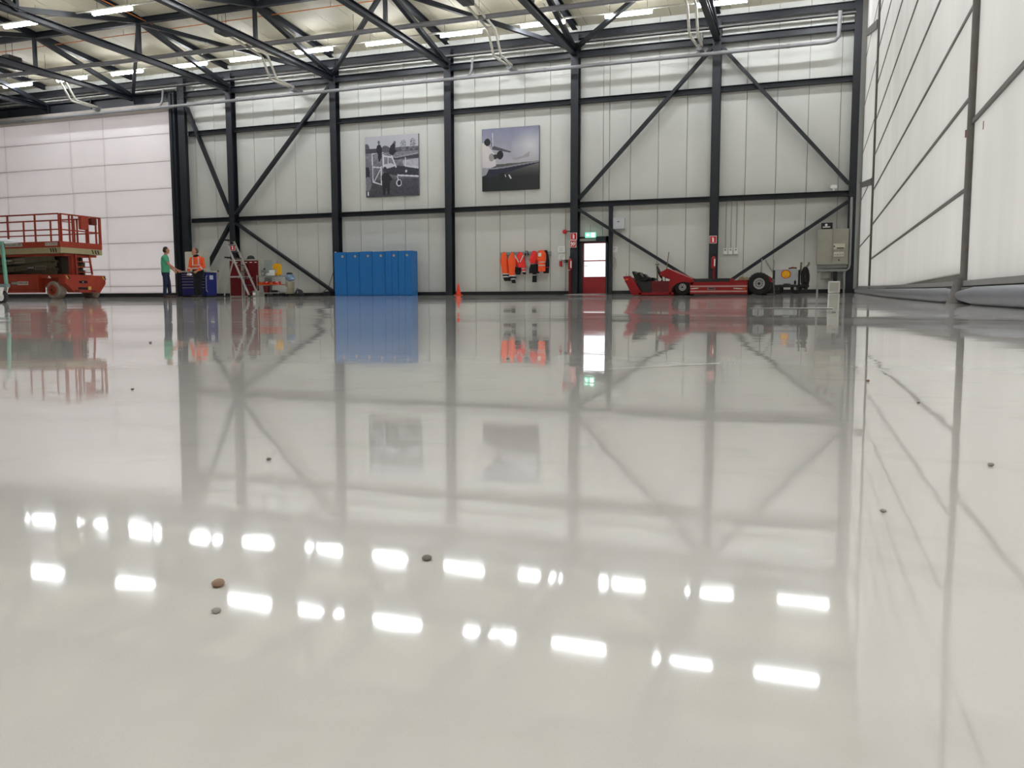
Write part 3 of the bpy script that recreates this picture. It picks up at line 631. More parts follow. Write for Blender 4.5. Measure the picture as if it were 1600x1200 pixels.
t = thing('alarm_bell', 'round red alarm bell on an arm left of the column', 'alarm', (-8.37, 29.3, 2.22))
MB().lathe([(0.03, -0.05), (0.075, -0.03), (0.08, 0.02), (0.05, 0.05)], (0, 0, 0), 'y', 16).build('bell', SIGNR, t); MB().cyl((0.06, 0.02, 0.01), (0.28, 0.02, 0.01), 0.018, n=8).build('arm', BLACK, t)
t = thing('valve_block', 'small dark valve block beside the extinguisher by exit door', 'valve', (-8.32, 29.3, 1.18))
MB().box((-0.06, -0.06, -0.05), (0.06, 0.1, 0.05)).build('body', BLACK, t, bevel=0.01); MB().cyl((-0.02, -0.06, 0), (-0.02, -0.09, 0), 0.03, n=12).build('knob', ALU, t)
tag(MB().cyl((-8.37, YW-0.03, 0.1), (-8.37, YW-0.03, 3.05), 0.012, n=6).build('wall_conduit', OFFW), 'thin pale conduit running up left of the exit column', 'conduit')
def sheet(x, z, w, h, label):
    t = thing('notice_sheet', label, 'notice', (x, YW-0.012, z)); MB().box((-w/2, -0.008, -h/2), (w/2, 0.012, h/2)).build('sheet', WHITE, t)
    mb = MB()
    for i in range(3): mb.box((-w*0.36, -0.0095, h*0.22-i*h*0.2), (w*(0.3-0.12*i), -0.0075, h*0.27-i*h*0.2))
    mb.build('print_lines', mat('print_grey', (150, 150, 150), 0.7), t)
sheet(-8.51, 1.61, 0.26, 0.22, 'upper white notice sheet left of the exit column'); sheet(-8.49, 1.33, 0.26, 0.2, 'lower white notice sheet left of the exit column')
sheet(-6.6, 1.56, 0.25, 0.2, 'white notice sheet right of the exit door')
t = thing('junction_box', 'light grey wall box right of the exit door top', 'box', (-6.42, YW-0.09, 2.44)); MB().box((-0.2, -0.07, -0.19), (0.2, 0.09, 0.19)).build('casing', mat('box_grey', (196, 198, 202), 0.4), t, bevel=0.012); MB().box((-0.05, -0.075, 0.05), (0.03, -0.068, 0.075)).build('name_plate', BLACK, t)
tag(MB().tube([(-6.6, 29.36, 1.28), (-6.52, 29.34, 1.22), (-6.5, 29.34, 1.0), (-6.56, 29.34, 0.84), (-6.62, 29.34, 1.0), (-6.58, 29.35, 1.1)], 0.014).build('hanging_cable', OFFW), 'pale looped cable hanging right of the exit door', 'cable')
t = thing('wall_chain', 'thin chain with a hook on the wall left of the tow vehicle', 'chain', (-6.15, YW-0.03, 0.75)); MB().cyl((0, 0, -0.3), (0, 0, 0), 0.008, n=6).build('chain', GREYB, t); MB().tube([(-0.07, 0, -0.33), (0, 0, -0.29), (0.07, 0, -0.33)], 0.014).build('hook', GREYB, t)
for x, s in ((-2.80, 'leftmost'), (-2.63, 'middle'), (-2.46, 'rightmost')):
    t = thing('wall_switch', f'{s} of three white switch boxes right of the column', 'switch', (x, YW-0.05, 1.41))
    MB().box((-0.065, -0.04, -0.1), (0.065, 0.05, 0.1)).build('casing', WHITE, t, bevel=0.01); MB().box((-0.03, -0.046, 0.02), (0.03, -0.038, 0.07)).build('rocker', GREYB, t); MB().cyl((0, 0.01, 0.1), (0, 0.01, 1.63), 0.011, n=6).build('conduit', GREYB, t)
t = thing('wall_camera', 'small white sensor housing on the girt above control cabinet', 'sensor', (0.53, 29.2, 3.23)); MB().box((-0.1, -0.06, 0.06), (0.1, 0.06, 0.18)).build('housing', WHITE, t, bevel=0.02); MB().cyl((0, 0, 0), (0, 0, 0.07), 0.045, n=12).build('mount', WHITE, t)

# --- control cabinet on its stand
t = thing('control_cabinet', 'large grey electrical control cabinet in the right corner', 'cabinet', (0.55, 29.0, 0.89))
MB().box((-0.47, -0.08, 0), (0.47, 0.3, 1.13)).build('body', mat('cabinet_grey_shaded', (158, 155, 142), 0.45), t, bevel=0.012)  # light grey paint darkened for the shade in this corner
MB().box((-0.46, -0.1, 0.012), (-0.008, -0.078, 1.118)).build('door', mat('cabinet_grey_shaded', (158, 155, 142), 0.45), t, bevel=0.006); MB().box((0.008, -0.1, 0.012), (0.46, -0.078, 1.118)).build('door', mat('cabinet_grey_shaded', (158, 155, 142), 0.45), t, bevel=0.006)
MB().box((0.03, -0.112, 0.48), (0.36, -0.098, 0.66)).build('display_panel', mat('panel_cream', (206, 204, 184), 0.5), t); MB().box((0.12, -0.118, 0.5), (0.34, -0.11, 0.53)).build('label_strip', BLACK, t)
MB().box((0.04, -0.112, 0.25), (0.34, -0.098, 0.40)).build('button_panel', mat('panel_cream', (206, 204, 184), 0.5), t)
for i in range(4): MB().cyl((0.08+0.075*i, -0.112, 0.32), (0.08+0.075*i, -0.135, 0.32), 0.02, n=10).build('button', GREYB, t)
MB().cyl((0.2, -0.1, 0.14), (0.2, -0.13, 0.14), 0.022, n=10).build('key_switch', BLACK, t); MB().cyl((0.05, -0.1, 0.57), (0.05, -0.13, 0.57), 0.022, n=10).build('key_switch', BLACK, t)
t = thing('cabinet_stand', 'grey steel stand and conduit carrying the control cabinet', 'stand', (0.55, 29.12, 0))
for x in (-0.42, 0.38): MB().box((x-0.03, -0.04, 0), (x+0.03, 0.04, 0.72)).build('leg', GREYB, t)
MB().tube([(-0.44, -0.05, 0.72), (0.42, -0.05, 0.72), (0.5, -0.05, 0.78), (0.52, -0.05, 0.9), (0.52, -0.05, 2.0), (0.52, 0.0, 3.0)], 0.042, 10).build('conduit', GREYB, t); MB().box((-0.45, -0.08, 0.79), (0.45, 0.1, 0.885)).build('cable_duct', GREYB, t)
tag(MB().box((0.60, 29.1, 0.34), (0.72, 29.2, 0.72)).build('cable_bundle', BLACK), 'black cable bundle dropping from the control cabinet', 'cable')
t = thing('wall_socket_box', 'flat pale box on the wall beneath the control cabinet', 'box', (0.38, YW-0.06, 0.55)); MB().box((-0.16, -0.05, -0.1), (0.16, 0.06, 0.12)).build('casing', OFFW, t, bevel=0.01); MB().box((-0.15, -0.054, -0.1), (0.15, -0.045, -0.09)).build('lower_seam', BLACK, t)
t = thing('floor_box', 'white louvred box on the floor under the control cabinet', 'box', (0.63, 28.95, 0)); MB().box((-0.175, -0.12, 0), (0.175, 0.12, 0.37)).build('casing', WHITE, t, bevel=0.012); MB().box((-0.14, -0.127, 0.04), (0.14, -0.118, 0.33)).build('front_plate', OFFW, t, bevel=0.004)
t = thing('warning_lamp_box', 'black box with white emblem on top of the control cabinet', 'box', (0.36, 29.0, 2.07)); MB().box((-0.17, -0.1, -0.04), (0.17, 0.1, 0.14)).build('casing', BLACK, t, bevel=0.01); MB().cyl((-0.02, -0.1, 0.07), (-0.02, -0.108, 0.07), 0.04, n=16).build('emblem', WHITE, t); MB().box((-0.12, -0.108, -0.005), (0.1, -0.1, 0.02)).build('emblem_bar', WHITE, t)

# --- coat rail and hi-vis garments
t = thing('coat_rail', 'grey wall rail with hooks holding the orange work clothes', 'rail', (-9.87, YW-0.03, 1.49))
MB().box((-0.97, -0.025, -0.06), (0.97, 0.03, 0.06)).build('board', GREYB, t, bevel=0.005)
for x in (-0.8, -0.5, -0.2, 0.1, 0.4, 0.62, 0.76): MB().tube([(x, -0.02, 0.03), (x, -0.09, 0.02), (x, -0.1, 0.07)], 0.009).build('hook', BLACK, t)
def garment(px0, label, name, cat, bands, y=29.24):
    # bands: list of (material, part name, [(px x-left, px x-right, px y) ...]) traced widths, given real depth
    x0 = AX(px0, y); t = thing(name, label, cat, (x0, y, 1.45))
    for q, (M, nm, rows_) in enumerate(bands):
        secs = []
        for l, r, py in rows_:
            a = at(l, py, Y=y); b_ = at(r, py, Y=y); secs.append(((a.x+b_.x)/2-x0, 0.0, (a.z+b_.z)/2-1.45, max(0.02, abs(b_.x-a.x)/2), max(0.035, min(0.1, abs(b_.x-a.x)*0.33))))
        MB().sections(secs, 26, 0.07, px0*0.7).build(nm, M, t)
garment(788, 'leftmost plain orange work trousers hanging on the coat rail', 'work_trousers', 'trousers', [
    (HIVIS, 'cloth', [(785.5, 789.5, 394), (783, 792, 400), (782, 793, 408), (783.5, 794, 418), (784.5, 795, 427.5)]), (REFL, 'reflective_band', [(785, 796, 427.3), (785, 796.5, 429)]), (NAVYC, 'dark_band', [(785.2, 796.5, 428.9), (785.6, 796.8, 431.6)]),
    (REFL, 'reflective_band', [(785.6, 796.8, 431.4), (786, 797, 433.4)]), (NAVYC, 'hem', [(786, 797, 433.2), (788, 798, 439)])])
garment(801, 'orange work trousers second from the left on the coat rail', 'work_trousers', 'trousers', [
    (HIVIS, 'cloth', [(799.5, 802, 394), (796, 804, 401), (793.8, 806, 408), (795, 805, 418), (796, 804, 430.5)]), (REFL, 'reflective_band', [(795.5, 805, 430.3), (796, 806, 432.3)]), (NAVYC, 'dark_band', [(796, 807, 432), (797.5, 806, 435)]),
    (REFL, 'reflective_band', [(797.5, 805.5, 434.8), (798.5, 805, 436.8)]), (NAVYC, 'hem', [(798.5, 805, 436.6), (800, 806, 442.5)])], 29.2)
garment(813, 'red hi-vis jacket with silver braces and black hem', 'work_jacket', 'jacket', [
    (HIRED, 'cloth', [(811, 815, 394), (808, 818, 398), (806, 820, 405), (806, 821, 412), (808, 822, 418)]), (NAVYC, 'hem', [(805, 814, 417), (804, 814, 424), (807, 813, 429)]), (HIRED, 'sleeve', [(815, 821, 410), (815, 821, 419)]),
    (REFL, 'sleeve_band', [(814.6, 821.2, 419), (815, 821.4, 420.6)]), (HIRED, 'sleeve_cuff', [(815, 821.4, 420.6), (815.4, 821.2, 423.6)]), (REFL, 'sleeve_band', [(815.3, 821.3, 423.6), (815.8, 821.2, 425.4)]), (NAVYC, 'cuff', [(815.8, 821.6, 425.3), (817.5, 822, 428.5)])], 29.26)
t = bpy.data.objects['work_jacket']
for s in (-1, 1): MB().bar((s*0.03, -0.115, -0.28), (s*0.16, -0.1, 0.0-0.02), 0.01, 0.035, (1, 0, 0)).build('silver_brace', REFL, t)
garment(834, 'red and black hi-vis trousers with one dangling leg', 'work_trousers', 'trousers', [
    (HIRED, 'cloth', [(832, 837, 392), (829, 840, 400), (827, 841, 406), (829, 838, 412)]), (REFL, 'reflective_band', [(829.5, 837, 411.5), (830, 837, 413.4)]), (NAVYC, 'dark_cloth', [(829, 841, 413), (827, 842, 420), (826.5, 842, 427)]),
    (NAVYC, 'leg', [(832, 838, 426.5), (832, 838, 429)]), (REFL, 'leg_band', [(832, 838, 429), (832.2, 838, 430.6)]), (NAVYC, 'leg_end', [(832, 838.4, 430.5), (831.5, 838.4, 441)])], 29.25)
garment(846, 'bright orange vest with pale tag near the rail end', 'work_vest', 'vest', [
    (HIVIS, 'cloth', [(842, 850, 391), (840, 853, 397), (839, 853, 404), (841, 852.5, 409)]), (REFL, 'reflective_band', [(841, 852.5, 408.8), (841, 852.3, 410.2)]), (HIVIS, 'lower_cloth', [(841, 852.3, 410.1), (841, 852, 414.2)]),
    (REFL, 'reflective_band', [(841, 852, 414), (841, 852, 415.6)]), (HIVIS, 'hem', [(841, 852, 415.5), (841, 852, 424)])], 29.16)
MB().box((-0.1, -0.105, -0.1), (0.03, -0.09, 0.03)).build('paper_tag', WHITE, bpy.data.objects['work_vest'], bevel=0.02)
garment(854, 'dark navy work jacket at the right end of coat rail', 'work_jacket', 'jacket', [
    (NAVYC, 'cloth', [(850, 855, 391), (849, 857, 400), (849.5, 858, 408), (849.5, 858, 417.4)]), (HIRED, 'piping', [(849.4, 858, 417.3), (849.4, 858, 418.2)]), (NAVYC, 'hem', [(849.4, 858, 418), (849, 857.4, 427)])], 29.27)
t = thing('ear_muffs', 'black ear muffs hanging from the coat rail middle', 'ear muffs', (-9.78, 29.26, 1.46))
MB().tube([(0.06*math.cos(a), 0, 0.06+0.055*math.sin(a)) for a in [math.pi*i/8 for i in range(9)]], 0.01).build('headband', BLACK, t)
for s in (-1, 1): MB().ell((s*0.05, 0, 0.0), (0.03, 0.05, 0.045)).build('ear_cup', BLACK, t)

# ================================================================== FURNITURE ALONG THE WALL
# --- six blue lockers
xs_l = -17.32; wl = (3.28)/6; yl = 28.55
for i in range(6):
    x = xs_l+i*wl; nm = ['leftmost blue metal locker beside the dark column', 'second blue metal locker from the left', 'third blue metal locker from the left', 'third blue metal locker from the right', 'second blue metal locker from the right', 'rightmost blue metal locker with its side panel visible'][i]
    dz = random.uniform(-0.012, 0.012); t = thing('blue_locker', nm, 'locker', (x+wl/2, yl, fz(yl)), group='blue lockers')
    MB().box((-wl/2+0.003, 0.02, 0.0), (wl/2-0.003, 0.52, 1.66+dz)).build('body', BLUEL, t, bevel=0.006)
    d = MB().box((-wl/2+0.008, -0.002, 0.02), (wl/2-0.008, 0.022, 1.645+dz)).build('door', BLUEL, t, bevel=0.005)
    mb = MB().cyl((0.1, -0.002, 1.49), (0.1, -0.006, 1.49), 0.042, n=14); mb.cur = 1; mb.cyl((0.1, -0.005, 1.49), (0.1, -0.008, 1.49), 0.026, n=12); mb.build('sticker', [mat('sticker_pale', (226, 196, 150), 0.5), mat('sticker_orange', (206, 112, 56), 0.5)], d)
    MB().box((wl/2-0.06, -0.02, 0.85), (wl/2-0.035, 0.0, 0.97)).build('handle', BLUEL, d); MB().box((-wl/2+0.03, 0.0, 1.66+dz), (-wl/2+0.09, 0.03, 1.68+dz)).build('top_clip', WHITE, t)
    if i >= 4: MB().box((-0.004, -0.004, 0.03), (0.004, 0.0, 1.63)).build('seam', BLACK, d)
# black foot block left of the lockers
t = thing('brace_foot', 'black foot block where the brace meets the floor', 'block', (-17.75, 28.9, 0)); MB().box((-0.16, -0.2, -0.02), (0.16, 0.2, 0.16)).build('block', BLACK, t, bevel=0.015); MB().cyl((0, 0, 0.16), (0, 0, 0.2), 0.05, n=8).build('bolt', STEEL, t)
tag(MB().tube([(-18.5, 28.7, 0.0), (-18.0, 28.75, 0.12), (-17.75, 28.8, 0.3), (-17.6, 28.95, 0.9), (-17.5, 29.05, 1.45)], 0.012).build('power_cable', BLACK), 'black cable rising from the floor left of blue lockers', 'cable')
# --- cone
t = thing('traffic_cone', 'small orange traffic cone standing by the wall', 'cone', (-12.29, 28.85, fz(28.85)))
MB().box((-0.13, -0.13, 0), (0.13, 0.13, 0.03)).build('base', ORNG, t, bevel=0.012); MB().lathe([(0.1, 0.03), (0.06, 0.2), (0.022, 0.42)], (0, 0, 0), n=18).build('body', mat('cone_orange', (246, 62, 26), 0.45), t)
# --- dark red lockers
for xa, xb, nd, s in ((-22.12, -21.50, 1, 'dark red single locker with pale frame behind the ladder'), (-21.44, -20.68, 3, 'dark red three door locker with pale frame beside the cart')):
    t = thing('red_locker', s, 'locker', ((xa+xb)/2, 28.5, fz(28.5)), group='dark red lockers'); w = xb-xa
    MB().box((-w/2, 0.0, 0), (w/2, 0.5, 1.47)).build('body', mat('locker_frame', (180, 178, 168), 0.5), t, bevel=0.006)
    for i in range(nd):
        c = -w/2+0.045+(w-0.09)*(i+0.5)/nd; hw_ = (w-0.09)/nd/2-0.006
        d = MB().box((c-hw_, -0.02, 0.03), (c+hw_, 0.002, 1.415)).build('door', DRED if i != 1 else mat('red_door_b', (112, 14, 24), 0.4), t, bevel=0.005)
        MB().box((c-hw_*0.5, -0.024, 1.33), (c+hw_*0.5, -0.018, 1.36)).build('name_plate', WHITE, d); MB().box((c+hw_*0.5, -0.04, 0.72), (c+hw_*0.7, -0.018, 0.76)).build('handle', ALU, d)
t = thing('hard_hat', 'black rounded hat lying on top of the red lockers', 'hat', (-21.25, 28.75, 1.47)); MB().lathe([(0.15, 0.01), (0.148, 0.05), (0.12, 0.11), (0.06, 0.145), (0.01, 0.15)], (0, 0, 0), n=18).build('shell', BLACK, t); MB().lathe([(0.18, 0), (0.17, 0.02)], (0, 0, 0), n=18).build('brim', BLACK, t)
# --- beige cupboard behind the workers
t = thing('beige_cupboard', 'tall beige cupboard behind the man in orange', 'cupboard', (-23.6, 28.3, fz(28.3))); MB().box((-0.5, 0, 0), (0.36, 0.45, 1.82)).build('body', mat('cupboard_beige', (206, 202, 188), 0.5), t, bevel=0.008)
for a, b_ in ((-0.49, -0.08), (-0.06, 0.35)): MB().box((a, -0.02, 0.04), (b_, 0.002, 1.79)).build('door', mat('cupboard_beige', (206, 202, 188), 0.5), t, bevel=0.005)
MB().box((-0.1, -0.045, 0.9), (-0.08, -0.018, 1.05)).build('handle', ALU, t)

# --- ladder
t = thing('step_ladder', 'aluminium A-frame step ladder in front of red lockers', 'ladder', (-21.3, 27.8, fz(27.8)))
for s in (0, 1):
    y = s*0.42; k = s*0.12
    MB().bar((-0.42+k*0.6, y, 2.2), (0.62+k, y, 0.03), 0.03, 0.075, (1, 0, 0)).build('front_rail', mat('ladder_alu', (202, 200, 196), 0.35, metal=0.2), t)
    MB().bar((-0.44+k*0.5, y+0.02, 1.52), (-1.02+k, y+0.02, 0.03), 0.028, 0.05, (1, 0, 0)).build('rear_leg', mat('ladder_alu', (202, 200, 196), 0.35, metal=0.2), t)
    MB().cbox((0.63+k, y, 0.03), (0.09, 0.05, 0.06)).build('rubber_foot', BLACK, t); MB().cbox((-1.03+k, y+0.02, 0.03), (0.07, 0.05, 0.06)).build('rubber_foot', BLACK, t)
    MB().bar((-0.72+k, y+0.01, 0.77), (0.26+k, y+0.01, 0.79), 0.02, 0.035, (0, 0, 1)).build('spreader', mat('ladder_alu', (202, 200, 196), 0.35, metal=0.2), t)
for i in range(8):
    f = (i+0.7)/8.3; x = -0.42+(0.62+0.42)*f; z = 2.2-2.17*f
    MB().cbox((x+0.05, 0.21, z), (0.1, 0.42, 0.03)).build('tread', mat('tread_dark', (96, 92, 90), 0.6), t)
MB().cbox((-0.38, 0.21, 2.2), (0.16, 0.46, 0.06)).build('top_cap', BLACK, t); MB().bar((-0.46, 0.0, 1.53), (-0.4, 0.44, 1.53), 0.05, 0.06).build('hinge', BLACK, t); MB().cbox((-0.83, 0.02, 1.0), (0.05, 0.06, 0.05)).build('clamp', BLACK, t)

# --- supply cart with things on it
cx_, cy_ = -19.82, 28.05; cz = fz(cy_)
t = thing('supply_cart', 'grey three shelf cart loaded with supplies', 'cart', (cx_, cy_, cz))
for z, M, nm in ((0.12, GREYB, 'lower_shelf'), (0.44, ORNG, 'middle_shelf'), (0.76, GREYB, 'upper_shelf')): MB().box((-0.48, -0.25, z), (0.48, 0.25, z+0.03)).build(nm, M, t, bevel=0.006)
for x in (-0.48, 0.48):
    for y in (-0.25, 0.25): MB().cyl((x, y, 0.09), (x, y, 0.82), 0.014, n=8).build('post', ALU, t); MB().cyl((x*0.95, y-0.02, 0.05), (x*0.95, y+0.02, 0.05), 0.05, n=12).build('wheel', BLACK, t)
tag(MB().box((-20.33, 28.36, 0.0), (-20.02, 28.38, 1.4)).build('grey_board', mat('grey_green_board', (156, 166, 162), 0.4)), 'upright grey green board behind the cart left end', 'board')
def jug(x, y, z, h, w, M, label, nm='canister', cap=BLACK):
    t = thing(nm, label, 'canister', (x, y, z)); MB().box((-w/2, -w*0.4, 0), (w/2, w*0.4, h*0.8)).build('body', M, t, bevel=w*0.16); MB().cyl((w*0.15, 0, h*0.78), (w*0.15, 0, h), w*0.17, n=10).build('cap', cap, t); MB().box((-w*0.25, -w*0.41, h*0.2), (w*0.2, -w*0.395, h*0.42)).build('label_patch', mat('label_grey', (190, 186, 174), 0.6), t); return t
jug(-19.5, 28.0, cz+0.79, 0.58, 0.3, YEL, 'tall yellow canister on the upper shelf of the cart', cap=GREYB)
tag(MB().box((-19.72, 27.78, cz+0.8), (-19.47, 27.79, cz+1.0)).build('paper_card', WHITE, bevel=0.003), 'white card leaning on the yellow canister', 'card')
jug(-20.12, 28.0, cz+0.79, 0.3, 0.18, mat('grey_bottle', (130, 136, 134), 0.4), 'small grey bottle at the left of the upper shelf')
jug(-19.9, 27.95, cz+0.79, 0.12, 0.14, WHITE, 'little white tub on the upper shelf of the cart', cap=WHITE)
for i, (x, M, s) in enumerate(((-20.15, ORNG, 'leftmost orange parts bin on the middle shelf'), (-19.92, HIRED, 'second orange red parts bin on the middle shelf'), (-19.68, ORNG, 'third orange parts bin on the middle shelf'), (-19.46, HIRED, 'rightmost orange red parts bin on the middle shelf'))):
    b_ = thing('parts_bin', s, 'bin', (x, 27.92, cz+0.47), group='parts bins on the cart'); mb = MB(); mb.box((-0.1, -0.1, 0), (0.1, 0.1, 0.01)); mb.box((-0.1, -0.1, 0), (-0.09, 0.1, 0.1)); mb.box((0.09, -0.1, 0), (0.1, 0.1, 0.1)); mb.box((-0.1, 0.09, 0), (0.1, 0.1, 0.1)); mb.box((-0.1, -0.1, 0), (0.1, -0.09, 0.06)); mb.build('tray', M, b_); MB().ell((0, 0, 0.06), (0.07, 0.07, 0.035)).build('contents', WHITE if i % 2 else GREYB, b_)
t = thing('red_bucket', 'dark red bucket on the lower shelf of the cart', 'bucket', (-20.0, 27.98, cz+0.15)); MB().lathe([(0.1, 0), (0.14, 0.24), (0.15, 0.24), (0.15, 0.26)], (0, 0, 0), n=18).build('shell', DRED, t); MB().tube([(0.14*math.cos(a), 0, 0.24-0.06*math.sin(a)) for a in [math.pi*i/8 for i in range(9)]], 0.006).build('handle', ALU, t)
tag(MB().ell((-19.62, 27.98, cz+0.19), (0.2, 0.16, 0.05)).build('black_cloth', NAVYC, remesh=0.02), 'crumpled black cloth on the lower shelf of the cart', 'cloth')
t = thing('floor_can', 'small grey can on the floor left of the cart', 'can', (-20.2, 27.6, fz(27.6))); MB().lathe([(0.13, 0), (0.14, 0.02), (0.14, 0.2), (0.12, 0.22)], (0, 0, 0), n=18).build('body', mat('can_grey', (138, 138, 130), 0.5), t); MB().box((-0.05, -0.146, 0.05), (0.06, -0.132, 0.15)).build('label_patch', WHITE, t)
t = thing('waste_bin', 'beige metal bin with a blue bag beside the cart', 'bin', (-19.02, 28.1, cz)); MB().lathe([(0.15, 0.1), (0.16, 0.12), (0.17, 0.55), (0.16, 0.56)], (0, 0, 0), n=20).build('drum', mat('bin_beige', (150, 142, 122), 0.5), t); MB().box((-0.1, -0.175, 0.16), (-0.02, -0.15, 0.36)).build('label_patch', mat('label_grey', (190, 186, 174), 0.6), t)
MB().ell((0.0, 0, 0.72), (0.19, 0.15, 0.15)).ell((0.1, -0.03, 0.66), (0.16, 0.1, 0.08)).build('blue_bag', mat('bag_blue', (116, 140, 164), 0.4, var=0.2, bump=0.6, bscale=14), t, remesh=0.02); MB().ell((0.0, 0, 0.87), (0.13, 0.1, 0.05)).build('dark_lid', BLACK, t)
for x in (-0.12, 0.12): MB().cyl((x, -0.02, 0.05), (x, 0.02, 0.05), 0.05, n=12).build('wheel', BLACK, t); MB().cyl((x, 0, 0.05), (x, 0, 0.13), 0.015, n=8).build('fork', ALU, t)
t = thing('black_bag', 'black holdall bag lying on the floor by the wall', 'bag', (-18.55, 28.0, fz(28))); MB().ell((0, 0, 0.13), (0.15, 0.18, 0.14)).ell((0.07, 0.0, 0.08), (0.13, 0.16, 0.09)).build('body', mat('bag_black', (30, 30, 36), 0.7, var=0.3, bump=0.5, bscale=12), t, remesh=0.018); MB().tube([(-0.05, -0.1, 0.24), (0, -0.1, 0.31), (0.06, -0.1, 0.25)], 0.012).build('strap', BLACK, t); MB().tube([(0.04, -0.17, 0.2), (0.05, -0.18, 0.1)], 0.008).build('zip', GREYB, t)

# --- blue tool cabinets
t = thing('tool_cabinet', 'blue wheeled tool cabinet with drawers beside the worker in green', 'cabinet', (-21.95, 26.2, fz(26.2)))
MB().box((-0.56, 0, 0.06), (0.56, 0.6, 0.93)).build('body', NAVY, t, bevel=0.008); MB().box((-0.63, -0.05, 0.93), (0.6, 0.64, 0.985)).build('worktop', mat('worktop_grey', (178, 172, 158), 0.5), t, bevel=0.006)
z = 0.14
for h in (0.24, 0.11, 0.11, 0.11, 0.09, 0.08):
    d = MB().box((-0.53, -0.022, z), (0.53, 0.002, z+h-0.008)).build('drawer', NAVY, t, bevel=0.004); MB().box((-0.51, -0.045, z+h-0.036), (0.51, -0.02, z+h-0.016)).build('handle', ALU, d); z += h
for x in (-0.46, 0.46):
    for y in (0.08, 0.52): MB().cyl((x, y-0.02, 0.03), (x, y+0.02, 0.03), 0.03, n=12).build('caster', BLACK, t)
MB().tube([(0.6, 0.02, 0.2), (0.6, -0.05, 0.24), (0.6, -0.05, 0.75), (0.6, 0.02, 0.8)], 0.016).build('push_handle', ALU, t)
MB().box((-0.52, 0.03, 0.004), (0.52, 0.56, 0.065)).build('dark_gap_fill', BLACK, t)  # black box added to stand in for the shade under the cabinet
MB().box((0.558, 0.2, 0.66), (0.566, 0.4, 0.82)).build('sticker', mat('sticker_grey', (196, 202, 212), 0.5), t)

# ================================================================== PEOPLE
def hand(mb, wrist, d, up, side, s=1.0, curl=0.35):
    d = Vector(d).normalized(); side = Vector(side).normalized(); n = d.cross(side).normalized()
    w = Vector(wrist); k = w+d*0.085*s
    for o in (-0.03, -0.01, 0.01, 0.03): mb.cap(w+side*o*0.6*s, k+side*o*s, 0.016*s, 0.013*s)
    for o, L in ((-0.033, 0.068), (-0.011, 0.082), (0.011, 0.078), (0.033, 0.06)):
        a = k+side*o*s; m1 = a+(d*math.cos(curl)+n*math.sin(curl))*L*0.5*s; m2 = m1+(d*math.cos(curl*2.2)+n*math.sin(curl*2.2))*L*0.5*s
        mb.cap(a, m1, 0.0095*s, 0.009*s); mb.cap(m1, m2, 0.009*s, 0.0075*s)
    a = w+d*0.03*s-side*0.025*s; b_ = a+(d*0.6-side*0.75).normalized()*0.045*s; mb.cap(a, b_, 0.013*s, 0.011*s); mb.cap(b_, b_+(d*0.9-side*0.2+n*0.2).normalized()*0.035*s, 0.0105*s, 0.009*s)
def head(mb, c, f):
    c = Vector(c); f = Vector(f).normalized(); sd = Vector((0, 0, 1)).cross(f)
    mb.ell(c+Vector((0, 0, 0.035)), (0.088, 0.088, 0.095)); mb.ell(c+f*0.022-Vector((0, 0, 0.03)), (0.07, 0.07, 0.095))
    mb.ell(c-f*0.03+Vector((0, 0, 0.03)), (0.085, 0.085, 0.09)); mb.cap(c+f*0.09+Vector((0, 0, 0.015)), c+f*0.108-Vector((0, 0, 0.022)), 0.011, 0.016)
    mb.cap(c+f*0.082-sd*0.028+Vector((0, 0, 0.032)), c+f*0.082+sd*0.028+Vector((0, 0, 0.032)), 0.012); mb.ell(c+f*0.07-Vector((0, 0, 0.095)), (0.03, 0.03, 0.025))
    mb.cap(c+f*0.085-sd*0.022-Vector((0, 0, 0.062)), c+f*0.085+sd*0.022-Vector((0, 0, 0.062)), 0.01)
    for s in (-1, 1): mb.ell(c+sd*s*0.088-f*0.008, (0.02, 0.02, 0.034))
def face_parts(t, c, f):
    c = Vector(c); f = Vector(f).normalized(); sd = Vector((0, 0, 1)).cross(f)
    for s in (-1, 1): MB().ell(c+f*0.083+sd*s*0.032+Vector((0, 0, 0.012)), (0.011, 0.011, 0.008), 8, 6).build('eye', BLACK, t); MB().cap(c+f*0.092+sd*s*0.018+Vector((0, 0, 0.035)), c+f*0.085+sd*s*0.046+Vector((0, 0, 0.037)), 0.005).build('eyebrow', HAIR, t)
    MB().cap(c+f*0.093-sd*0.02-Vector((0, 0, 0.062)), c+f*0.093+sd*0.02-Vector((0, 0, 0.062)), 0.005).build('mouth', mat('lips', (150, 84, 78), 0.5), t)
def hair(t, c, f, M, full=True):
    c = Vector(c); f = Vector(f).normalized(); mb = MB(); mb.ell(c-f*0.022+Vector((0, 0, 0.056)), (0.093, 0.093, 0.084)); mb.ell(c-f*0.05+Vector((0, 0, 0.0)), (0.078, 0.083, 0.085))
    mb.build('hair', M, t, remesh=0.012, relax=2)
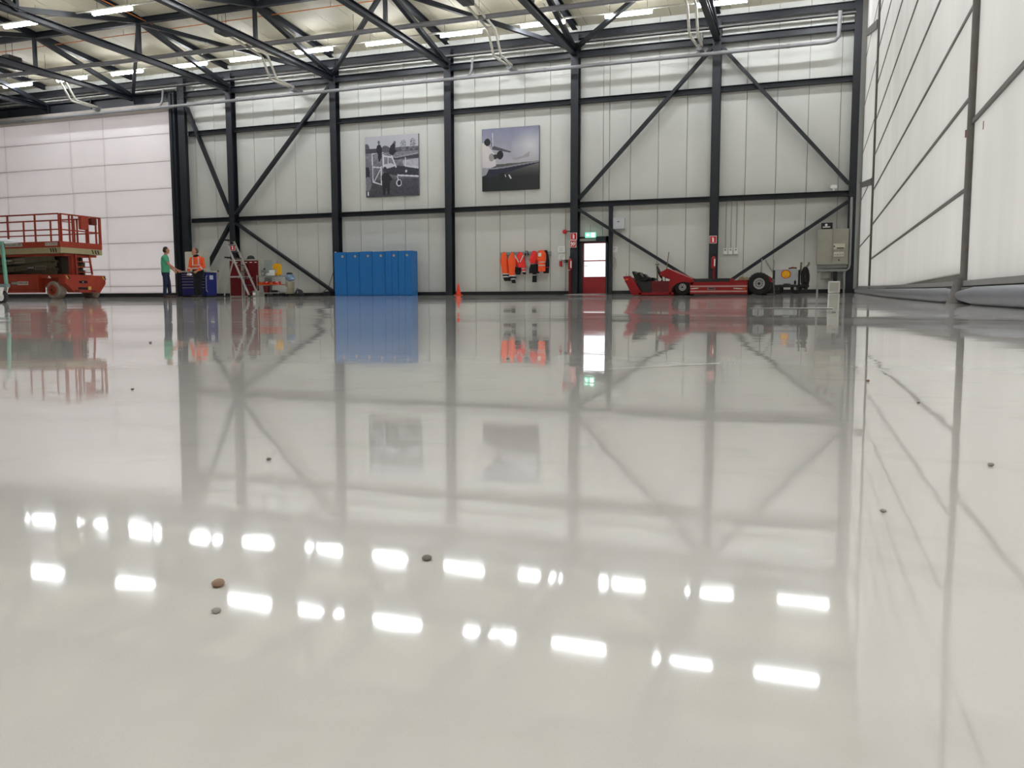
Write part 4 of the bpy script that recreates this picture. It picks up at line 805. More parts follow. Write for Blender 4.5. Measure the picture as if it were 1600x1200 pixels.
# person 1: green t-shirt, seen from his right side, reaching to the cabinet
t = thing('person', 'person in a green t-shirt and jeans reaching towards the tool cabinet', 'person', (-21.98, 24.8, fz(24.8)), 0.55)
hd = (0.035, 0.0, 1.685); fd = (0.92, 0.35, 0)
mb = MB(); head(mb, hd, fd); mb.cap((0.0, 0, 1.46), (0.02, 0, 1.6), 0.062, 0.058)
mb.sections([(-0.01, 0, 1.5, 0.06, 0.12), (-0.02, 0, 1.42, 0.11, 0.2), (-0.02, 0, 1.25, 0.125, 0.19), (-0.01, 0, 1.05, 0.115, 0.165), (-0.02, 0, 0.92, 0.13, 0.18)], 18)
hips = [(-0.02, -0.09, 0.92), (-0.02, 0.09, 0.92)]; knees = [(-0.03, -0.09, 0.5), (0.06, 0.1, 0.5)]; ank = [(-0.06, -0.09, 0.09), (0.08, 0.11, 0.09)]
for h, k, a in zip(hips, knees, ank): mb.cap(h, k, 0.09, 0.06); mb.cap(k, a, 0.058, 0.042)
sh = [(-0.02, -0.2, 1.42), (-0.02, 0.2, 1.42)]; el = [(0.16, -0.24, 1.17), (0.06, 0.26, 1.14)]; wr_ = [(0.42, -0.22, 0.98), (0.24, 0.22, 0.97)]
for s, e, w in zip(sh, el, wr_): mb.cap(s, e, 0.055, 0.043); mb.cap(e, w, 0.041, 0.028)
hand(mb, wr_[0], (0.9, 0.1, -0.42), 0, (0.25, 0, 0.9), curl=0.25); hand(mb, wr_[1], (0.8, -0.2, -0.5), 0, (0.3, 0, 0.9), curl=0.6)
mb.build('body', SKIN, t, remesh=0.0085, relax=3); face_parts(t, hd, fd); hair(t, hd, fd, HAIR)
mb = MB(); mb.sections([(0.0, 0, 1.525, 0.065, 0.085), (-0.01, 0, 1.5, 0.085, 0.15), (-0.02, 0, 1.44, 0.125, 0.215), (-0.02, 0, 1.25, 0.148, 0.212), (-0.01, 0, 1.05, 0.145, 0.195), (-0.02, 0, 0.9, 0.152, 0.2)], 20)
for s, e in zip(sh, el): m_ = Vector(s).lerp(Vector(e), 0.62); mb.cyl(s, m_, 0.078, 0.072, 14); mb.ell(s, (0.078,)*3)
mb.build('t_shirt', GREENC, t, remesh=0.012, relax=2)
mb = MB(); mb.sections([(-0.02, 0, 0.93, 0.136, 0.19), (-0.02, 0, 0.84, 0.138, 0.192), (-0.02, 0, 0.78, 0.12, 0.18)], 18)
for h, k, a in zip(hips, knees, ank): mb.cap(h, k, 0.098, 0.074); mb.cap(k, Vector(a)+Vector((0, 0, 0.02)), 0.074, 0.062)
mb.build('jeans', JEANS, t, remesh=0.014, relax=2)
for a in ank:
    mb = MB(); a = Vector(a); mb.ell(a+Vector((0.0, 0, -0.02)), (0.06, 0.05, 0.075)); mb.ell(a+Vector((0.1, 0.01, -0.045)), (0.12, 0.05, 0.048)); mb.box((a.x-0.06, a.y-0.045, 0.0), (a.x+0.2, a.y+0.05, 0.03)); mb.build('shoe', LEATH, t, remesh=0.012, relax=2)
# person 2: hi-vis jacket, black trousers, leaning back on the cabinet
t = thing('person', 'person in an orange hi-vis jacket leaning against the blue cabinet', 'person', (-21.42, 25.75, fz(25.75)), 0.25)
hd = (-0.05, -0.03, 1.665); fd = (-0.72, -0.69, -0.12)
mb = MB(); head(mb, hd, fd); mb.cap((0.0, 0.02, 1.44), (-0.035, -0.01, 1.58), 0.062, 0.058)
mb.sections([(0, 0.02, 1.48, 0.12, 0.07), (0, 0.03, 1.4, 0.2, 0.11), (0.0, 0.05, 1.22, 0.19, 0.125), (0.0, 0.1, 1.02, 0.165, 0.115), (0, 0.12, 0.9, 0.18, 0.13)], 18)
hips = [(-0.09, 0.1, 0.9), (0.09, 0.1, 0.9)]; knees = [(-0.04, -0.06, 0.5), (0.1, -0.02, 0.5)]; ank = [(0.02, -0.12, 0.09), (0.14, -0.06, 0.09)]
for h, k, a in zip(hips, knees, ank): mb.cap(h, k, 0.09, 0.06); mb.cap(k, a, 0.058, 0.042)
sh = [(-0.2, 0.03, 1.4), (0.2, 0.04, 1.4)]; el = [(-0.26, 0.02, 1.12), (0.26, 0.0, 1.12)]; wr_ = [(-0.3, -0.08, 0.93), (0.1, -0.17, 0.95)]
for s, e, w in zip(sh, el, wr_): mb.cap(s, e, 0.055, 0.043); mb.cap(e, w, 0.041, 0.028)
hand(mb, wr_[0], (0.1, -0.4, -0.8), 0, (0.3, -0.9, 0.3), curl=0.4); hand(mb, wr_[1], (-0.85, -0.3, -0.3), 0, (0.1, -0.2, 0.95), curl=0.45)
mb.build('body', SKIN, t, remesh=0.0085, relax=3); face_parts(t, hd, fd); hair(t, Vector(hd)-Vector(fd)*0.025, fd, mat('grey_brown_hair', (96, 78, 66), 0.8))
mb = MB(); mb.sections([(0, 0.03, 1.5, 0.14, 0.085), (0, 0.03, 1.44, 0.215, 0.125), (0.0, 0.05, 1.24, 0.22, 0.155), (0, 0.08, 1.08, 0.21, 0.155), (0, 0.1, 1.0, 0.205, 0.155)], 20)
for s, e, w in zip(sh, el, wr_): mb.cap(s, e, 0.078, 0.068); mb.cyl(e, Vector(e).lerp(Vector(w), 0.8), 0.068, 0.055, 14); mb.ell(e, (0.068,)*3)
mb.build('hi_vis_jacket', HIVIS, t, remesh=0.013, relax=2)
mb = MB(); mb.sections([(-0.02, 0.02, 1.57, 0.072, 0.072), (-0.01, 0.02, 1.5, 0.12, 0.098), (0, 0.02, 1.46, 0.13, 0.1)], 18); mb.build('dark_collar', NAVYC, t, remesh=0.012)
for z in (1.06, 1.18): MB().sections([(0, 0.075, z-0.022, 0.222, 0.166), (0, 0.07, z+0.022, 0.224, 0.166)], 24).build('reflective_band', REFL, t)
for x in (-0.1, 0.12): MB().bar((x, -0.088, 1.19), (x, -0.095, 1.46), 0.012, 0.045, (1, 0, 0)).build('reflective_brace', REFL, t)
for e, w in zip(el, wr_): p = Vector(e).lerp(Vector(w), 0.3); q = Vector(e).lerp(Vector(w), 0.48); MB().cyl(p, q, 0.072, 0.068, 14).build('sleeve_band', REFL, t)
MB().sections([(0, 0.1, 1.01, 0.205, 0.155), (0, 0.11, 0.92, 0.2, 0.155), (0, 0.11, 0.82, 0.19, 0.15)], 20).build('jacket_hem', NAVYC, t)
mb = MB(); mb.sections([(0, 0.1, 0.92, 0.188, 0.14), (0, 0.09, 0.8, 0.185, 0.14), (0, 0.08, 0.74, 0.17, 0.12)], 18)
for h, k, a in zip(hips, knees, ank): mb.cap(h, k, 0.1, 0.08); mb.cap(k, Vector(a)+Vector((0, 0, 0.02)), 0.08, 0.07)
mb.build('black_trousers', NAVYC, t, remesh=0.014, relax=2)
for a in ank:
    mb = MB(); a = Vector(a); mb.ell(a+Vector((0.0, 0, -0.02)), (0.055, 0.06, 0.075)); mb.ell(a+Vector((-0.06, -0.07, -0.045)), (0.085, 0.09, 0.048)); mb.box((a.x-0.11, a.y-0.13, 0.0), (a.x+0.045, a.y+0.05, 0.03)); mb.build('shoe', BLACK, t, remesh=0.012, relax=2)
tag(MB().box((-21.55, 25.36, fz(25.75)+0.79), (-21.42, 25.5, fz(25.75)+0.87)).build('white_cloth', WHITE, bevel=0.02), 'small white cloth held at the waist of the man in orange', 'cloth')
# ================================================================== SCISSOR LIFT
LY, LX = 22.0, -23.86; lz = fz(22.6)
t = thing('scissor_lift', 'orange red scissor lift parked beside the white sliding door', 'lift', (LX, LY, lz)); W_ = 1.75; LL = -5.2; PZ = 1.52; B = -lz
def tb(name, M, fn, par=None, **k): mb = MB(); fn(mb); return mb.build(name, M, par or t, **k)
# platform
plat = tb('platform_deck', BEIGE, lambda m: m.box((LL, -0.02, PZ+B-0.1), (0.04, W_, PZ+B+0.09)), bevel=0.008)
for yy in (-0.02, W_-0.02): tb('toe_board', LIFTR, lambda m: m.box((LL, yy, PZ+B+0.09), (0.0, yy+0.03, PZ+B+0.29)))
tb('toe_board', LIFTR, lambda m: m.box((-0.02, 0, PZ+B+0.09), (0.02, W_, PZ+B+0.29)))
top = 2.72+B; mid = 2.2+B
for yy, tz, mz in ((0.0, top, mid), (W_, top+0.0, mid)):
    tb('top_rail', LIFTR, lambda m: m.bar((LL, yy, tz), (0, yy, tz), 0.045, 0.045)); tb('mid_rail', LIFTR, lambda m: m.bar((LL, yy, mz), (0, yy, mz), 0.04, 0.04))
    for x in (0, -1.06, -2.3, -3.6, -5.0): tb('rail_post', LIFTR, lambda m: m.bar((x, yy, PZ+B+0.1), (x, yy, tz), 0.045, 0.045))
tb('rail_post', LIFTR, lambda m: m.bar((-1.2, W_, PZ+B+0.1), (-1.2, W_, top), 0.045, 0.045))
tb('end_rail', LIFTR, lambda m: m.bar((0, 0.06, top), (0, W_, top), 0.045, 0.045)); tb('end_rail', LIFTR, lambda m: m.bar((0, 0.06, mid), (0, W_, mid), 0.04, 0.04)); tb('end_rail', LIFTR, lambda m: m.bar((0, 0.06, mid+0.27), (0, 0.5, mid+0.27), 0.03, 0.03))
for yy in (0.08, 0.42, 0.55, 1.12, 1.2, 1.55, 1.7): tb('end_post', LIFTR, lambda m: m.bar((0, yy, PZ+B+0.1), (0, yy, top), 0.045, 0.045))
tb('control_box', LIFTR, lambda m: m.box((-0.06, 0.85, mid+0.06), (0.06, 1.15, top+0.0)), bevel=0.015); tb('control_panel', mat('lift_dark', (110, 40, 30), 0.5), lambda m: m.box((-0.06, 1.28, mid+0.25), (0.08, 1.55, top-0.04)), bevel=0.02)
HB = mat('hazard_black', (16, 16, 16), 0.5); HY = mat('hazard_yellow', (214, 190, 90), 0.5)
for i in range(3): x = -0.12-0.11*i; tb('hazard_stripe', HB, lambda m: m.add([(x-0.1, -0.024, PZ+B+0.06), (x-0.05, -0.024, PZ+B+0.06), (x, -0.024, PZ+B-0.07), (x-0.05, -0.024, PZ+B-0.07), (x-0.1, -0.019, PZ+B+0.06), (x-0.05, -0.019, PZ+B+0.06), (x, -0.019, PZ+B-0.07), (x-0.05, -0.019, PZ+B-0.07)], [(0,1,2,3),(7,6,5,4),(0,4,5,1),(1,5,6,2),(2,6,7,3),(3,7,4,0)]), plat)
for i in range(3): y = 1.38+0.12*i; tb('hazard_stripe', HB, lambda m: m.prismx([(y-0.1, PZ+B+0.06), (y-0.05, PZ+B+0.06), (y, PZ+B-0.07), (y-0.05, PZ+B-0.07)], 0.039, 0.045), plat)
# scissor stack
for i, (za, zb) in enumerate(((0.78, 1.02), (1.02, 0.8), (1.05, 1.3), (1.3, 1.08))):
    for yy in (0.28, W_-0.28): tb('scissor_arm', OLIVE, lambda m: m.bar((LL+0.3, yy+0.09*(i % 2), za+B), (-0.62, yy+0.09*(i % 2), zb+B), 0.08, 0.19))
for x in (-0.7, -2.4, LL+0.4):
    for z in (0.9, 1.18): tb('pivot_tube', OLIVE, lambda m: m.cyl((x, 0.2, z+B), (x, W_-0.2, z+B), 0.05, n=12))
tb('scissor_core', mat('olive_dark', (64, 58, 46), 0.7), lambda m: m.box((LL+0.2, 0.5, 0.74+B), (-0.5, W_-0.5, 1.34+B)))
tb('top_frame', LIFTR, lambda m: m.box((LL+0.2, 0.18, 1.335+B), (-0.05, W_-0.18, 1.405+B)))
# ladder at the end
for yy in (0.62, 1.2): tb('ladder_rail', LIFTR, lambda m: m.bar((0.02 if yy < 1 else 0.1, yy, 0.72+B), (0.0, yy, 1.4+B), 0.05, 0.05))
for z in (0.8, 0.98, 1.16, 1.32): tb('ladder_rung', LIFTR, lambda m: m.bar((0.03, 0.62, z+B), (0.03, 1.2, z+B), 0.03, 0.03))
tb('rear_column', LIFTR, lambda m: m.box((-0.2, 0.5, 0.7+B), (-0.05, 0.62, 1.36+B)))
# chassis
ch = tb('chassis_frame', LIFTR, lambda m: m.box((LL, 0.25, 0.32+B), (-0.15, W_-0.25, 0.72+B)), bevel=0.01)
sb = tb('battery_box', LIFTR, lambda m: m.box((-2.95, -0.02, 0.1+B), (-1.06, 0.3, 0.73+B)), bevel=0.015); tb('box_lid_seam', HB, lambda m: m.box((-2.9, -0.024, 0.19+B), (-1.1, -0.018, 0.2+B)), sb)
tb('bumper', LIFTR, lambda m: m.prismx([(0.02, 0.69+B), (W_+0.02, 0.7+B), (W_+0.02, 0.42+B), (W_-0.25, 0.1+B), (0.4, 0.1+B), (0.02, 0.42+B)], -0.2, 0.12), bevel=0.012)
for (ya, yb, za, zb) in ((0.6, 0.95, 0.42, 0.5), (0.55, 0.95, 0.2, 0.28), (0.4, 0.6, 0.14, 0.17), (1.1, 1.3, 0.14, 0.17)): tb('slot', HB, lambda m: m.box((0.115, ya, za+B), (0.125, yb, zb+B)))
tb('warning_plate', HY, lambda m: m.box((0.118, 0.98, 0.2+B), (0.126, 1.1, 0.31+B)))
tb('lamp', WHITE, lambda m: m.cyl((0.12, 0.76, 0.46+B), (0.13, 0.76, 0.46+B), 0.02, n=10))
for ya, s in ((0.05, 1), (W_-0.14, 1)):
    for i in range(2): y = ya+0.07*i; tb('hazard_stripe', HY if i == 0 else HB, lambda m: m.prismx([(y, 0.66+B), (y+0.05, 0.66+B), (y+0.12, 0.56+B), (y+0.07, 0.56+B)], 0.118, 0.124))
tb('side_rail', LIFTR, lambda m: m.box((-1.0, 0.05, 0.6+B), (-0.15, 0.3, 0.68+B))); tb('tow_lug', WHITE, lambda m: m.prism([(-0.62, 0.58+B), (-0.5, 0.58+B), (-0.58, 0.66+B)], 0.0, 0.03))
def wheel(par, x, y0, y1, z, r, tyre, hub, nl=10, rk=0.62):
    sg = 1 if y1 > y0 else -1; mb = MB(); prof = [(r*rk, 0), (r*0.9, 0), (r, 0.12*abs(y1-y0)), (r, 0.88*abs(y1-y0)), (r*0.9, abs(y1-y0)), (r*rk, abs(y1-y0))]
    mb.lathe([(a, h*sg) for a, h in prof], (x, y0, z), 'y', 28)
    for i in range(22):
        a = 2*math.pi*i/22; c = Vector((x+math.cos(a)*r*0.985, (y0+y1)/2, z+math.sin(a)*r*0.985)); tn = Vector((-math.sin(a), 0, math.cos(a))); mb.bar(c-tn*0.018, c+tn*0.018, abs(y1-y0)*0.9, r*0.05, (math.cos(a), 0, math.sin(a)))
    w = mb.build('tyre', tyre, par)
    hb = MB().lathe([(r*rk, -0.002*sg), (r*rk*0.97, -0.024*sg), (r*rk*0.84, -0.024*sg), (r*rk*0.74, -0.006*sg), (r*rk*0.36, -0.006*sg), (r*rk*0.27, -0.026*sg), (r*0.02, -0.028*sg)], (x, y0, z), 'y', 24).build('rim', hub, w)
    bo = MB()
    for i in range(nl): a = 2*math.pi*i/nl; bo.cyl((x+math.cos(a)*r*rk*0.6, y0-0.0*sg, z+math.sin(a)*r*rk*0.6), (x+math.cos(a)*r*rk*0.6, y0-0.016*sg, z+math.sin(a)*r*rk*0.6), r*0.05, n=6)
    bo.cyl((x, y0-0.02*sg, z), (x, y0-0.034*sg, z), r*rk*0.24, n=12); bo.build('wheel_nuts', BLACK, w, kind='stuff'); return w
TY = mat('grey_tyre', (150, 140, 128), 0.8, var=0.15, bump=0.3)
wheel(t, -0.4, -0.03, 0.3, 0.29, 0.29, TY, LIFTR); wheel(t, -0.4, W_, W_-0.33, 0.29, 0.29, TY, LIFTR); wheel(t, -2.0, W_, W_-0.33, 0.27, 0.27, TY, LIFTR); wheel(t, -4.3, 0.0, 0.3, 0.27, 0.27, TY, LIFTR)
# lettering
SW = mat('decal_white', (222, 216, 208), 0.5); SD = mat('decal_dark', (40, 36, 38), 0.5); SG = mat('decal_grey', (96, 100, 98), 0.5)
def decal(x, y, z, w, h, txt, bgm, fgm, par=t, sz=None):
    d = MB().box((x-w/2, y-0.004, z-h/2), (x+w/2, y, z+h/2)).build('decal_plate', bgm, par); text('lettering', txt, h*0.86, fgm, d, (x, y-0.006, z), width=w*0.9)
decal(-2.05, -0.022, PZ+B+0.2, 0.78, 0.12, 'HOLLAND LIFT', SW, SD); decal(-0.36, -0.022, PZ+B+0.2, 0.54, 0.1, 'Q-135EB24', SW, SD)
decal(-2.12, -0.022, 0.42+B, 0.27, 0.12, 'HWS', SG, SW); decal(-1.73, -0.022, 0.42+B, 0.5, 0.12, 'VERHUUR', SW, SD)
decal(-1.62, 0.235, 0.95+B, 0.3, 0.13, 'HWS', SD, SW); decal(-1.18, 0.235, 0.94+B, 0.5, 0.13, 'VERHUUR', mat('decal_dim', (140, 128, 116), 0.5), SD)
decal(-2.6, 0.235, 1.2+B, 0.3, 0.13, 'HWS', SD, SW); decal(-2.15, 0.235, 1.19+B, 0.5, 0.13, 'VERHUUR', mat('decal_dim', (140, 128, 116), 0.5), SD)

# ================================================================== TEAL TROLLEY at the left edge
t = thing('teal_trolley', 'teal painted trolley with a white wheel at the left edge', 'trolley', (-11.0, 8.9, fz(8.9))); TEAL = mat('teal_paint', (104, 158, 138), 0.45, var=0.06)
MB().bar((0.29, 0, 0.86), (0.33, 0, 0.24), 0.036, 0.034, (0, 1, 0)).build('post', TEAL, t); MB().bar((-0.75, 0, 0.86), (-0.79, 0, 0.24), 0.05, 0.05, (0, 1, 0)).build('post', TEAL, t)
MB().bar((-0.8, 0, 0.24), (0.36, 0, 0.24), 0.06, 0.05).build('base_frame', mat('grey_teal', (110, 126, 124), 0.5), t)
MB().prism([(-0.9, 0.9), (0.2, 0.9), (0.44, 0.855), (0.2, 0.845), (-0.9, 0.845)], -0.22, 0.22).build('tray', mat('tray_grey', (170, 172, 178), 0.4), t); MB().prism([(0.14, 0.895), (0.4, 0.862), (0.24, 0.86), (0.12, 0.872)], -0.226, -0.219).build('tray_edge', BLACK, t)
for x in (0.24, -0.7):
    mb = MB(); mb.lathe([(0.06, 0), (0.085, 0.0), (0.085, 0.05), (0.06, 0.05)], (x, -0.025, 0.085), 'y', 24); w = mb.build('tyre', BLACK, t)
    MB().lathe([(0.062, -0.004), (0.05, 0.0), (0.02, -0.004), (0.02, 0.05), (0.062, 0.052)], (x, -0.025, 0.085), 'y', 20).build('wheel_disc', WHITE, w)
    MB().prism([(x-0.1, 0.22), (x+0.08, 0.22), (x+0.03, 0.09), (x-0.03, 0.09)], -0.04, -0.03).build('fork', WHITE, t); MB().prism([(x-0.1, 0.22), (x+0.08, 0.22), (x+0.03, 0.09), (x-0.03, 0.09)], 0.03, 0.04).build('fork', WHITE, t)

# ================================================================== RED TOW VEHICLE (traced side outline, real width 1.75 m)
TYV = 22.6; tz_ = fz(23.2); TW = 1.6
t = thing('tow_vehicle', 'low red aircraft tow vehicle with driver seat on the left', 'vehicle', (AX(1066, TYV), TYV, tz_)); tx = t.location.x
KZ = 1.0
def tp(px, py): p = at(px, py, Y=TYV); return (p.x-tx, (p.z-tz_)*KZ+0.0)
def tpoly(pts): return [tp(*q) for q in pts]
def part(name, M, pts, y0, y1, par=None, **k): return MB().prism(tpoly(pts), y0, y1).build(name, M, par or t, **k)
def zb(px, h): return (px, h)
part('nose_plate', RED, [(973, 432), (984.5, 431), (1003, 457.5), (1003, 461), (987, 461)], 0, 0.12, bevel=0.01); part('nose_plate', RED, [(973, 432), (984.5, 431), (1003, 457.5), (1003, 461), (987, 461)], TW-0.12, TW, bevel=0.01)
part('front_plate', RED, [(973.5, 432.5), (976, 432), (990, 460), (987.5, 461)], 0.1, TW-0.1); MB().box((tp(979, 435)[0]-0.04, -0.008, tp(979, 436.5)[1]-0.02), (tp(979, 435)[0]+0.05, 0.002, tp(979, 436.5)[1]+0.02)).build('indicator_lamp', ORNG, t)
part('floor_pan', RED, [(998, 457), (1052, 456.5), (1052, 461), (998, 461)], 0, TW)
part('cab_side', DRED, [(1017, 439), (1046, 439), (1046, 457.5), (1017, 457.5)], 0.04, TW-0.1, bevel=0.008)
part('seat_box', BLACK, [(994, 440), (1018, 439), (1018, 457), (1003, 457), (993, 441)], 0.06, TW-0.2, bevel=0.01)
for y in (0.15, 0.95):
    part('seat_back', BLACK, [(985, 424.5), (987.5, 422.5), (991, 427), (1000, 437), (998, 442), (992, 440)], y, y+0.5, bevel=0.02); part('seat_bolster', BLACK, [(992, 427), (995, 425.5), (1002, 433), (1000, 438), (996, 438)], y+0.04, y+0.46, bevel=0.02); part('seat_cushion', BLACK, [(997, 436), (1004, 432.5), (1011, 432), (1012.5, 435), (1008, 438), (998, 441)], y, y+0.5, bevel=0.02)
part('hood', RED, [(1031, 425), (1037, 422.8), (1042, 419.5), (1060, 427.5), (1078, 434.5), (1084, 437.5), (1084, 442), (1081, 446), (1076, 441.5), (1066, 440), (1056, 443.5), (1050, 450), (1048.5, 460), (1045, 460.5), (1045, 440), (1047, 437), (1043, 434), (1035, 432), (1031, 430.5)], 0, 0.22)
part('hood', RED, [(1031, 425), (1037, 422.8), (1042, 419.5), (1060, 427.5), (1078, 434.5), (1084, 437.5), (1084, 442), (1081, 446), (1076, 441.5), (1066, 440), (1056, 443.5), (1050, 450), (1048.5, 460), (1045, 460.5), (1045, 440), (1047, 437), (1043, 434), (1035, 432), (1031, 430.5)], TW-0.22, TW)
part('hood_top', RED, [(1031, 425), (1037, 422.8), (1042, 419.5), (1060, 427.5), (1078, 434.5), (1084, 437.5), (1084, 440), (1060, 434), (1045, 433), (1033, 431)], 0.2, TW-0.2)
part('under_dash', BLACK, [(1034, 431.5), (1047, 434), (1052, 436), (1049, 437.5), (1040, 434.5)], 0.1, TW-0.1)
c = tp(1026, 424.5); mb = MB(); ax = Vector((0.93, 0, 0.36)); u = Vector((-0.36, 0, 0.93)); v = Vector((0, 1, 0))
mb.tube([Vector((c[0], 0.4, c[1]))+u*(0.17*math.cos(a))+v*(0.17*math.sin(a)) for a in [2*math.pi*i/24 for i in range(25)]], 0.015, 8)
for a in (0.5, 2.6, 4.7): mb.cyl(Vector((c[0], 0.4, c[1])), Vector((c[0], 0.4, c[1]))+u*(0.17*math.cos(a))+v*(0.17*math.sin(a)), 0.011, n=6)
mb.build('steering_wheel', BLACK, t); e = tp(1032, 425.5); MB().cyl((c[0], 0.4, c[1]), (e[0]+0.05, 0.4, e[1]), 0.02, n=8).build('steering_column', BLACK, t)
g0 = tp(1027.5, 439); g1 = tp(1027.5, 431); MB().cyl((g0[0], 0.7, g0[1]-0.02), (g1[0], 0.7, g1[1]), 0.012, n=8).ell((g1[0], 0.7, g1[1]), (0.02, 0.02, 0.025)).lathe([(0.06, -0.02), (0.02, 0.04)], (g0[0], 0.7, g0[1]), n=12).build('gear_lever', BLACK, t)
p0 = tp(1016, 440); p1 = tp(1016, 410.5); MB().cyl((p0[0], 1.1, p0[1]), (p1[0], 1.1, p1[1]), 0.022, n=8).cyl((p1[0]-0.055, 1.1, p1[1]), (p1[0]+0.055, 1.1, p1[1]), 0.016, n=8).build('grab_post', mat('khaki_metal', (128, 118, 92), 0.5), t)
p0 = tp(1030.5, 438); p1 = tp(1036.5, 391); MB().cyl((p0[0], 0.9, p0[1]), (p1[0], 0.9, p1[1]), 0.01, 0.012, n=6).build('marker_rod', mat('khaki_metal', (128, 118, 92), 0.5), t)
sk = part('side_skirt', RED, [(1078, 441), (1148, 440), (1168, 439), (1168, 459.5), (1078, 459.5)], 0, 0.1, bevel=0.006); part('side_skirt', RED, [(1078, 441), (1148, 440), (1168, 439), (1168, 459.5), (1078, 459.5)], TW-0.1, TW, bevel=0.006)
part('chassis_core', BLACK, [(1080, 442), (1168, 441), (1168, 458), (1080, 458)], 0.08, TW-0.08)
part('load_deck', mat('deck_black', (44, 44, 48), 0.5), [(1081, 435.5), (1140, 434.5), (1146, 440.5), (1082, 441)], 0.03, TW-0.03, bevel=0.008)
part('deck_hook', RED, [(1140, 436.5), (1143, 434.5), (1148, 438), (1148, 441.5), (1140, 441)], -0.01, 0.1, bevel=0.01)
for y0_, y1_ in ((446.2, 448.6), (454.2, 456.6)): part('pale_stripe', mat('stripe_rose', (196, 150, 146), 0.5), [(1078.5, y0_), (1167.5, y0_-0.4), (1167.5, y1_-0.4), (1078.5, y1_)], -0.005, 0.002, sk)
part('logo_bar', BLACK, [(1107, 450.2), (1116, 450.2), (1116, 451.8), (1107, 451.8)], -0.006, -0.003, sk); b_ = part('decal_plate', mat('decal_steel', (130, 120, 124), 0.4), [(1105, 449.5), (1117.5, 449.5), (1117.5, 452.8), (1105, 452.8)], -0.004, 0.001, sk)
part('arrow_decal', SW, [(1079, 450.6), (1086, 449.9), (1091.5, 449.9), (1091.5, 450.8), (1085.5, 451.6), (1079, 451.8)], -0.005, 0.001, sk); part('arrow_decal', SW, [(1146, 450), (1153, 450.2), (1160, 450.6), (1160, 451.8), (1153, 451.6), (1146, 451)], -0.005, 0.001, sk); part('reflector', ORNG, [(1160.5, 450), (1165, 450), (1165, 452), (1160.5, 452)], -0.006, 0.001, sk)
part('rear_deck', BLACK, [(1170, 441), (1176, 435.5), (1182, 433.5), (1200, 433.2), (1206, 434), (1207, 439), (1200, 437), (1186, 436), (1176, 439)], 0.0, TW, bevel=0.006); part('tail_block', RED, [(1196, 433), (1205, 433), (1206.5, 440), (1203, 442), (1198, 438)], -0.01, 0.3, bevel=0.012)
part('rear_axle_block', BLACK, [(1168, 441), (1206, 439), (1208, 458), (1168, 459)], 0.35, TW-0.35); part('winch_frame', BEIGE, [(1151, 437.5), (1154, 432), (1158, 431.2), (1161, 433.5), (1161, 437.5)], 0.3, 0.5, bevel=0.01); part('winch_frame', BEIGE, [(1158, 437.8), (1161, 432), (1166, 431.5), (1172, 433), (1176, 433.5), (1172, 437.8)], 0.7, 0.9, bevel=0.01); part('winch_bed', RED, [(1146, 437.8), (1172, 437.6), (1170, 441), (1146, 441)], 0.05, TW-0.05)
p0 = tp(1187.5, 434); p1 = tp(1189, 403); MB().cyl((p0[0], 0.5, p0[1]), (p1[0], 0.5, p1[1]), 0.024, 0.016, n=8).build('rear_mast', GREYB, t)
wr1 = 0.212; wr2 = 0.285
wheel(t, tp(1066, 455)[0], 0.03, 0.27, wr1, wr1, RUBBER, mat('rim_silver', (176, 176, 174), 0.4), 6, 0.46); wheel(t, tp(1066, 455)[0], TW-0.03, TW-0.27, wr1, wr1, RUBBER, mat('rim_silver', (176, 176, 174), 0.4), 6, 0.46)
wheel(t, tp(1186, 449)[0], -0.02, 0.28, wr2, wr2, RUBBER, mat('rim_silver', (176, 176, 174), 0.4), 10, 0.5); wheel(t, tp(1186, 449)[0], TW+0.02, TW-0.28, wr2, wr2, RUBBER, mat('rim_silver', (176, 176, 174), 0.4), 10, 0.5)

# ================================================================== BATTERY TROLLEY with scallop emblem
GYV = 25.6; t = thing('battery_trolley', 'silver grey battery trolley with yellow scallop emblem', 'trolley', (AX(1228, GYV), GYV, fz(25.8))); gx, gz = t.location.x, t.location.z
def gp_(px, py): p = at(px, py, Y=GYV); return (p.x-gx, p.z-gz)
a, b_ = gp_(1210.5, 445.5), gp_(1247.5, 420.5)
bd = MB().box((a[0], 0, a[1]), (b_[0], 0.6, b_[1])).build('body', mat('trolley_silver', (172, 176, 180), 0.4), t, bevel=0.015)
MB().box((a[0]-0.06, 0.02, a[1]-0.02), (a[0]-0.003, 0.58, b_[1]-0.02)).build('end_frame', BLACK, t); MB().box((b_[0]+0.003, 0.02, a[1]-0.02), (b_[0]+0.05, 0.58, b_[1]-0.02)).build('end_frame', BLACK, t); MB().box((a[0]-0.06, -0.01, a[1]-0.06), (b_[0]+0.3, 0.61, a[1]-0.003)).build('base_frame', BLACK, t)
MB().box((-0.06, -0.006, a[1]+0.01), (0.12, 0.001, a[1]+0.04)).build('name_plate', BLACK, t)
# emblem: scallop with red rim, flat base
c = gp_(1228, 429); R_ = 0.13
def scallop(r): 
    pts = [(c[0]-r*0.42, c[1]-r*0.82), (c[0]-r*0.5, c[1]-r*0.62), (c[0]-r*0.92, c[1]-r*0.5)]
    for i in range(0, 29):
        th = math.radians(200-220*i/28); k = r*(1.0+0.03*abs(math.sin(7*math.pi*i/28))); pts.append((c[0]+k*math.cos(th), c[1]+0.08*r+k*0.92*math.sin(th)))
    pts += [(c[0]+r*0.92, c[1]-r*0.5), (c[0]+r*0.5, c[1]-r*0.62), (c[0]+r*0.42, c[1]-r*0.82)]; return pts
em = MB().prism(scallop(R_), -0.006, 0.001).build('emblem_rim', mat('emblem_red', (206, 40, 34), 0.4), t); MB().prism(scallop(R_*0.83), -0.010, -0.004).build('emblem_shell', mat('emblem_yellow', (248, 196, 20), 0.4), em)
